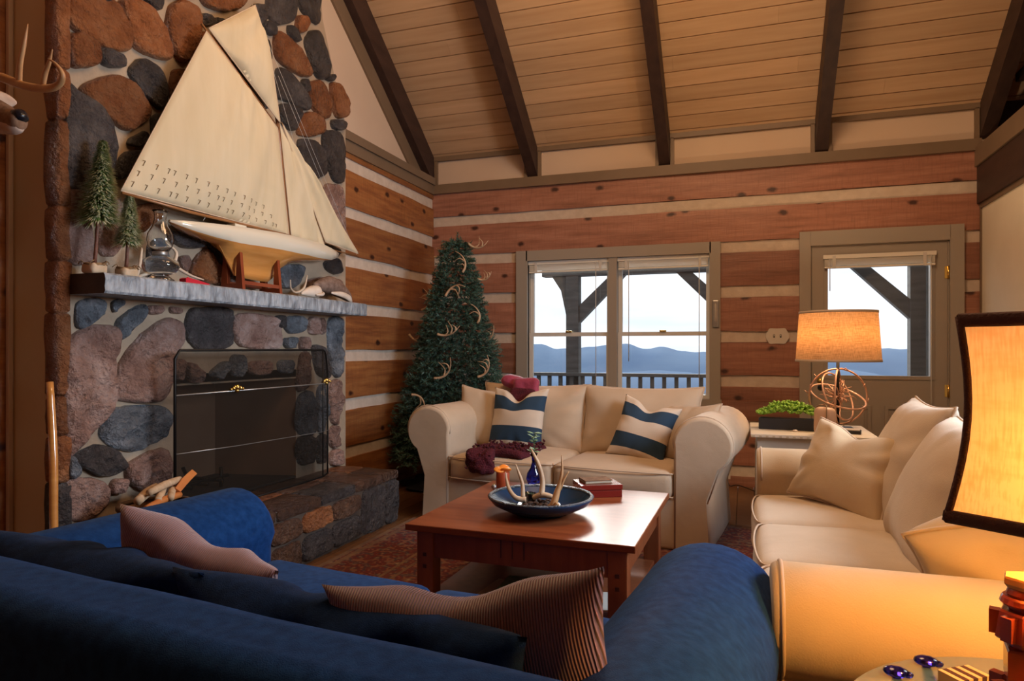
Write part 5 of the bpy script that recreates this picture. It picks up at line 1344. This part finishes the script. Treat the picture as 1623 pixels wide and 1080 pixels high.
# boat stand
t = thing('boat_stand', (0, 0, ZM), 'red-brown wooden cradle holding the model yacht on the mantel', 'stand')
ys = [onX(381, 456, XM + .05).y, onX(440, 462, XM + .05).y]
for y_ in ys:
    hh = .205
    mb = MB(); mb.prism([(XM + .075, 0), (XM + .055, hh), (XM + .035, hh), (XM + .028, .035), (XM - .028, .035), (XM - .035, hh), (XM - .055, hh), (XM - .075, 0)], y_ - .011, y_ + .011, 'Y'); mb.build('upright', 'stand_wood', t)
for dx in (-.062, .062):
    mb = MB(); mb.box(XM + dx - .008, XM + dx + .008, ys[0] + .011, ys[1] - .011, .03, .05); mb.build('crossrail', 'stand_wood', t)
# ------------------------------------------------------------ model yacht
t = thing('model_yacht', (0, 0, 0), 'large gaff-rigged model yacht with cream sails on the mantel', 'boat')
st = [(268, 350, 352, 352.5), (285, 351, 361, 362), (300, 353, 368, 370), (325, 356, 377, 380), (346, 359, 383, 387), (352, 360, 384.5, 398), (362, 361.5, 387, 418), (373, 363, 389, 436), (386, 365.5, 391, 441), (400, 368, 393, 444), (414, 370, 395.5, 446.5), (424, 372, 397, 447), (432, 373.5, 398.5, 440), (440, 375, 400, 426), (455, 378, 403, 418), (470, 381, 405.5, 415), (487, 385, 409, 414.5), (502, 389, 411, 414), (518, 394.5, 412.5, 413.5), (528, 398.5, 410, 410.5), (536, 402, 404, 404.5)]
mb = MB(); rings = []
for i, (px, a, w_, k_) in enumerate(st):
    d_, ww, kk = onX(px, a, XM), onX(px, w_, XM), onX(px, k_, XM); u = i / (len(st) - 1)
    yy = d_.y; L0, L1 = onX(268, 350, XM).y, onX(536, 402, XM).y; v = (yy - L0) / (L1 - L0)
    bb = .105 * max(.02, sin(pi * min(1, max(0, v)) ** .9)) ** .7
    zd, zw, zk = d_.z, ww.z, min(kk.z, ww.z - .0005); zb = max(zk, zw - .10 * max(.02, sin(pi * v)))
    half = [(0, zd + .006), (bb * .6, zd + .004), (bb, zd), (bb * 1.02, zd * .5 + zw * .5), (bb * .92, zw), (bb * .6, zw * .5 + zb * .5), (max(bb * .16, .004), zb), (.006, zk * .6 + zb * .4), (.004, zk)]
    pts = half + [(-x, z) for x, z in half[::-1] if x > 0]
    rings.append([mb.bm.verts.new((XM + x, yy, z)) for x, z in pts])
n = len(rings[0])
for a, b in zip(rings, rings[1:]):
    for j in range(n):
        js = j if j < 9 else n - j - (0)
        side = min(j, n - 1 - j) if True else 0
        mi = 1 if side in (4, 5, 6, 7, 8) else 0
        mb.face([a[j], a[(j + 1) % n], b[(j + 1) % n], b[j]], mi, True)
mb.face(rings[0][::-1]); mb.face(rings[-1])
mb.build('hull', ['hull_white', 'varnish'], t)
mb = MB(); P4 = [onX(*q, XM) for q in ((346, 388), (351, 391), (377, 438), (371, 437))]
mb.prism([(p.y, p.z) for p in P4], XM - .004, XM + .004, 'X'); mb.build('rudder', 'varnish', t)
def spar(name, pts, r_, mat='spar'): 
    mb = MB(); mb.tube([onX(a, b, XM) + Vector((dx, 0, 0)) for a, b, dx in pts], r_, 8); return mb.build(name, mat, t)
spar('mast', [(458, 384, 0), (441, 203, 0), (421, 70, 0)], [.012, .010, .006])
spar('boom', [(190, 306, .012), (300, 337, .012), (457, 374, .012)], [.006, .008, .008])
spar('gaff', [(318, 38, .006), (440, 204, .006)], [.006, .007])
spar('bowsprit', [(500, 390, 0), (567, 406, 0)], [.006, .004])
mb = MB(); c_ = onX(372, 361, XM); mb.box(XM - .03, XM + .03, c_.y - .03, c_.y + .06, c_.z, c_.z + .018, bev=.004); mb.build('deck_hatch', 'hull_white', t)
def sail(name, quad, bill, off, seed, n=26, freq=7):
    q = [onX(a, b, XM) for a, b in quad]; mb = MB(); g = []
    for i in range(n + 1):
        row = []
        for j in range(n + 1):
            u, v = i / n, j / n
            p = q[0] * (1 - u) * (1 - v) + q[1] * u * (1 - v) + q[2] * u * v + q[3] * (1 - u) * v
            e = (u * (1 - u) * 4) ** .8 * (v * (1 - v) * 4) ** .6
            p.x += off + bill * e + (noise.noise(Vector((u * freq, v * 1.4, seed))) * .028 + noise.noise(Vector((u * 3, v * 12, seed + 5))) * .004) * min(1, e * 2.5)
            row.append(p)
        g.append(row)
    f_ = [[mb.bm.verts.new(p) for p in r_] for r_ in g]; b_ = [[mb.bm.verts.new(p - Vector((.0014, 0, 0))) for p in r_] for r_ in g]
    for i in range(n):
        for j in range(n):
            mb.face([f_[i][j], f_[i + 1][j], f_[i + 1][j + 1], f_[i][j + 1]], smooth=True); mb.face([b_[i][j + 1], b_[i + 1][j + 1], b_[i + 1][j], b_[i][j]], smooth=True)
    for i in range(n):
        mb.face([f_[i][0], b_[i][0], b_[i + 1][0], f_[i + 1][0]]); mb.face([f_[i][n], f_[i + 1][n], b_[i + 1][n], b_[i][n]]); mb.face([f_[0][i], f_[0][i + 1], b_[0][i + 1], b_[0][i]]); mb.face([f_[n][i], b_[n][i], b_[n][i + 1], f_[n][i + 1]])
    o = mb.build(name, 'sail', t, weld=False)
    ed = [g[0][j] for j in range(n + 1)] + [g[i][n] for i in range(1, n + 1)] + [g[n][j] for j in range(n - 1, -1, -1)] + [g[i][0] for i in range(n - 1, -1, -1)]
    mb = MB(); mb.tube(ed, .0028, 5); mb.build('hem', 'piping', o)
    return o, g
ms, g = sail('mainsail', [(188, 303), (455, 373), (437, 204), (324, 50)], .075, .014, 1, 34, 9)
mb = MB()
for (v, u0, u1, m_) in ((.06, .05, .96, 17), (.12, .04, .9, 15), (.19, .03, .85, 14)):
    for k in range(m_):
        u = u0 + (u1 - u0) * k / m_; i = int(u * 34); j = max(1, int(v * 34)); p = g[i][j] + Vector((.004, 0, 0)); q = g[i][j - 1] + Vector((.004, 0, 0)); mb.tube([p, p.lerp(q, .9)], .0012, 4)
        mb.tube([p, p.lerp(g[i - 1 if i else 1][j] + Vector((.004, 0, 0)), .4)], .0012, 4)
o = mb.build('reef_points', 'sail_thread', ms, weld=False); o['kind'] = 'stuff'
sail('topsail', [(326, 46), (440, 196), (424, 84), (400, 9)], .05, .02, 4, 22, 4)
sail('staysail', [(459, 374), (514, 395), (470, 262), (441, 197)], .035, .012, 6, 20, 4)
sail('jib', [(511, 384), (564, 403), (500, 297), (441, 194)], .03, .024, 8, 20, 4)
mb = MB()
for a, b in (((400, 6), (441, 196)), ((441, 120), (515, 300)), ((425, 84), (515, 395)), ((400, 8), (565, 404)), ((330, 338), (322, 350)), ((452, 372), (430, 372))):
    mb.tube([onX(*a, XM), onX(*b, XM)], .0011, 4)
o = mb.build('rigging', 'cord', t, weld=False); o['kind'] = 'stuff'
# shells at the right end
strokes_M('curled_horn', [([(456, 444, .02), (457, 458, .02), (466, 464, .02), (478, 456, .02), (487, 436, .0)], [.003, .005, .007, .007, .003])], 'antler_pale', 'thin curled pale horn beside the yacht cradle on the mantel', 'horn', XM + .03)
c_ = onX(488, 462, XM + .05); t = thing('conch_shell', (XM + .05, c_.y + .06, ZM), 'smooth cream conch shell on the right part of the mantel', 'shell')
mb = MB(); mb.tube([(0, -.13, .02), (0, -.08, .032), (0, -.02, .042), (.0, .03, .044), (0, .055, .04), (0, .065, .04)], [.006, .024, .038, .042, .026, .004], 16, sub=4, flat=.95); mb.build('shell_body', 'shell', t)
mb = MB(); mb.tube([(.030, -.02, .02), (.045, .02, .024), (.035, .055, .034), (.01, .065, .05)], [.006, .011, .010, .003], 8, sub=4); mb.build('lip', 'shell', t)
c_ = onX(520, 455, XM); t = thing('large_shell', (XM - .005, c_.y + .10, ZM), 'large speckled brown seashell at the right end of the mantel', 'shell')
mb = MB(); mb.tube([(0, -.26, .09), (0, -.18, .10), (0, -.08, .11), (0, .03, .09), (.01, .13, .045), (.012, .17, .012)], [.012, .04, .062, .058, .035, .008], 16, sub=4, flat=.8); mb.build('shell_body', 'driftwood', t)
mb = MB(); mb.tube([(.03, -.10, .055), (.05, 0, .05), (.045, .10, .03), (.02, .17, .008)], [.006, .02, .022, .006], 10, sub=4, flat=.5); mb.build('lip', 'shell', t)

# ============================================================ DEER HEAD
dy_ = 1.78
t = thing('deer_head_mount', (-3.02, dy_, 1.95), 'mounted deer head with antlers at the left edge, only muzzle and tines in view', 'deer head')
mb = MB()
pts = [(0, 0, -.14), (.08, 0, -.03), (.15, 0, .07), (.20, 0, .135), (.28, 0, .145), (.36, 0, .125), (.44, 0, .095), (.485, 0, .08), (.50, 0, .076)]
rad = [(.16, .13), (.135, .11), (.105, .085), (.085, .075), (.075, .066), (.056, .048), (.043, .036), (.036, .032), (.02, .02)]
mb.tube(pts, rad, 20, sub=4, up=(0, 0, 1)); mb.build('head', 'fur', t)
mb = MB(); mb.tube([(.30, 0, .095), (.38, 0, .080), (.46, 0, .062), (.492, 0, .06)], [(.03, .045), (.032, .038), (.026, .030), (.012, .016)], 14, sub=3, up=(0, 0, 1)); mb.build('pale_jaw', 'fur_pale', t)
mb = MB(); mb.tube([(.462, 0, .112), (.49, 0, .104), (.508, 0, .088)], [(.012, .022), (.024, .028), (.014, .020)], 14, sub=3, up=(0, 0, 1)); mb.build('nose', 'nose', t)
for sg in (-1, 1):
    mb = MB(); mb.sphere((.235, sg * .070, .165), .017, 12, 8); mb.build('eye', 'nose', t)
    mb = MB(); mb.tube([(.11, sg * .06, .18), (.12, sg * .12, .23), (.14, sg * .18, .26), (.16, sg * .22, .265)], [(.02, .012), (.045, .014), (.04, .012), (.005, .004)], 10, sub=4, up=(0, 0, 1)); mb.build('ear', 'fur_pale', t)
mb = MB(); mb.prism([(-.17, -.32), (.17, -.32), (.19, -.1), (.12, .1), (-.12, .1), (-.19, -.1)], -.03, -.0, 'X', M=T((0, 0, 0))); mb.build('plaque', 'stand_wood', t)
loc = Vector(t.location)
for sg, strokes in ((1, [([(-70, 150, 0), (-60, 120, -.02), (-30, 112, -.05), (5, 124, -.07), (40, 128, -.08), (60, 121, -.08), (70, 107, -.07), (64, 92, -.06), (55, 84, -.05)], [.020, .019, .018, .016, .015, .013, .010, .006, .002]), ([(34, 124, -.08), (42, 105, -.07), (53, 88, -.06), (62, 69, -.05)], [.010, .010, .007, .0015]), ([(0, 120, -.07), (10, 95, -.05), (21, 62, -.04), (27, 30, -.04)], [.011, .010, .008, .0015])]),
                    (-1, [([(-70, 150, .02), (-80, 110, .05), (-60, 70, .10), (-30, 45, .14), (5, 44, .15), (38, 49, .15)], [.018, .017, .015, .012, .008, .0015]), ([(-45, 55, .12), (-35, 30, .12), (-25, -5, .12)], [.010, .007, .0015])])):
    mb = MB()
    for p_, r_ in strokes: mb.tube([onY(a, b, dy_) + Vector((0, -c, 0)) - loc for a, b, c in p_], r_, 9, sub=4)
    mb.build('antler', 'antler_warm' if sg == 1 else 'antler', t, weld=False)

# ============================================================ CHRISTMAS TREE
TX, TY, TH = -2.40, 5.50, 2.19
t = thing('christmas_tree', (TX, TY, 0), 'dark green artificial Christmas tree hung with antlers in the corner', 'tree')
mb = MB(); mb.tube([(0, 0, .02), (0, 0, 2.05)], [.03, .006], 8); mb.build('trunk', 'bark', t)
mb = MB()
for k in range(4): a_ = k * pi / 2 + .4; mb.tube([(0, 0, .12), (.28 * cos(a_), .28 * sin(a_), .012)], .010, 6)
mb.build('tree_stand', 'iron', t, weld=False)
def TR_(z): return .045 + .60 * (max(0, TH - z) / 2.0) ** .88
rs = random.Random(77); mb = MB(); tw = MB()
def needle(c, d, L_, w_=.0035):
    if c.x + TX < XL + .04: return
    sd = d.cross(Vector((rs.uniform(-1, 1), rs.uniform(-1, 1), rs.uniform(-1, 1)))).normalized() * w_
    mb.face([mb.bm.verts.new(c - sd), mb.bm.verts.new(c + sd), mb.bm.verts.new(c + d * L_)])
def twig(a, b, dens):
    ax = (b - a); L_ = ax.length; ax = ax / L_; n_ = int(L_ * dens)
    tw.tube([a, b], [.003, .0012], 3)
    for k in range(n_):
        u = k / n_; c = a.lerp(b, u); r_ = Vector((rs.gauss(0, 1), rs.gauss(0, 1), rs.gauss(0, 1))); r_ = (r_ - ax * r_.dot(ax)).normalized()
        needle(c, (ax * .75 + r_ * .8).normalized(), rs.uniform(.022, .036))
z = .30
while z < TH - .04:
    R_ = TR_(z); nb = int(7 + R_ * 30); a0_ = rs.random() * 6.28
    for k in range(nb):
        a_ = a0_ + 2 * pi * k / nb + rs.uniform(-.12, .12); rr = R_ * rs.uniform(.84, 1.10); x_lim = (TX - (XL + .03)) 
        if cos(a_) < 0: rr = min(rr, x_lim / max(.05, -cos(a_)))
        if z < .95:
            while rr > .1 and TY + sin(a_) * rr < 5.24 and TX + cos(a_) * rr > -2.28: rr -= .02
        if sin(a_) > 0: rr = min(rr, (D - .05 - TY) / max(.05, sin(a_)))
        hd = Vector((cos(a_), sin(a_), 0)); A_ = hd * rr * .35 + Vector((0, 0, z + .03)); Bm = hd * rr * .75 + Vector((0, 0, z - rr * .10)); B_ = hd * rr + Vector((0, 0, z - rr * .06 + .02))
        side = Vector((-sin(a_), cos(a_), 0))
        twig(A_, Bm, 200); twig(Bm, B_, 330)
        for s_ in (-1, 1):
            for (f0, ln) in ((.45, .30), (.75, .22)):
                st_ = A_.lerp(B_, f0) if f0 < .6 else Bm.lerp(B_, .3); e_ = st_ + (hd * .75 + side * s_ * .75 + Vector((0, 0, rs.uniform(-.25, .2)))).normalized() * (ln * (.25 + rr * .55))
                twig(st_, e_, 300)
    z += .062
for k in range(14):
    a_ = k * 2.4; b0_ = Vector((0, 0, TH - .12 + .004 * k)); twig(b0_, b0_ + Vector((cos(a_) * .05, sin(a_) * .05, .05)), 300)
twig(Vector((0, 0, TH - .12)), Vector((.01, 0, TH + .03)), 400)
f_ = mb.build('foliage', 'pine', t, weld=False, recalc=False); f_['kind'] = 'stuff'
f_ = tw.build('branches', 'bark', t, weld=False, recalc=False); f_['kind'] = 'stuff'
AN = [(742, 386, .20, -50, 1, 'highest antler on the right of the Christmas tree'), (733, 432, .20, 55, 1, 'arched antler just below the top of the Christmas tree'), (688, 408, .15, 0, 1, 'small antler at the upper left edge of the Christmas tree, in front of the chinking'),
      (706, 470, .21, 75, -1, 'curved antler on the upper left of the Christmas tree'), (757, 442, .15, -30, 1, 'small antler on the upper right edge of the Christmas tree'), (668, 492, .22, 15, 1, 'long low-arched antler on the left edge of the Christmas tree'),
      (757, 513, .20, 62, 1, 'forked antler pointing right at mid height on the Christmas tree'), (693, 530, .21, -20, 1, 'antler with two upright tines in the middle of the Christmas tree'), (648, 530, .17, -60, 1, 'antler at the far left edge of the Christmas tree, mid height'),
      (768, 542, .16, 20, 1, 'short antler at the right edge of the Christmas tree, mid height'), (655, 575, .16, -60, 1, 'small antler low on the left edge of the Christmas tree'), (688, 600, .24, -5, 1, 'large branching antler low in the middle of the Christmas tree'),
      (757, 598, .21, 10, 1, 'antler low on the right of the Christmas tree above the sofa'), (652, 626, .20, 5, -1, 'lowest antler on the left of the Christmas tree, tines pointing down')]
for px, py, s_, ang, fl, lb in AN:
    z_ = onY(px, py, TY).z; yy = TY
    for _ in range(4):
        p = onY(px, py, yy); R_ = TR_(p.z) * 1.0; dx = p.x - TX; yy = TY - math.sqrt(max(0, R_ * R_ - dx * dx)) - .02
    p = onY(px, py, yy); mb = MB(); antler(mb, T((0, 0, 0)) @ euler_m(0, -ang, 0) @ Matrix.Diagonal((1, 1, fl, 1)), s_ * 1.12, (((.30, .50, 35), (.62, .38, 30)), ((.22, .34, 35), (.45, .60, 30)), ((.35, .55, 30),), ((.28, .40, 35), (.5, .52, 30), (.78, .24, 25)))[int(px + py) % 4], bend=(.42, .6, .75)[int(px) % 3], r=.0105)
    tag(mb.build('antler_ornament', 'antler', loc=p, weld=False), lb, 'ornament', 'antlers hung on the Christmas tree')

# added dark cloth for the black shape and shade at the tree foot
mb = MB(); n = 56; rings = []
for i in range(9):
    u = i / 8; r_ = .07 + .40 * u; ring = []
    for k in range(n):
        a = 2 * pi * k / n; fo = 1 + .07 * u * sin(9 * a + 2 * u) ; z = .20 * (1 - u) ** 1.6 + .012 + .02 * u * (1 + sin(9 * a + 2 * u)) * (1 - u * .6)
        ring.append(mb.bm.verts.new((TX + r_ * fo * cos(a), TY + r_ * fo * sin(a), z)))
    rings.append(ring)
for a, b in zip(rings, rings[1:]):
    for k in range(n): mb.face([a[k], a[(k + 1) % n], b[(k + 1) % n], b[k]], smooth=True)
tag(mb.build('tree_foot_shade_cloth', simple('dark_foot_cloth', (.008, .008, .012), .95)), 'added black cloth for the shaded dark area at the foot of the Christmas tree', 'cloth')
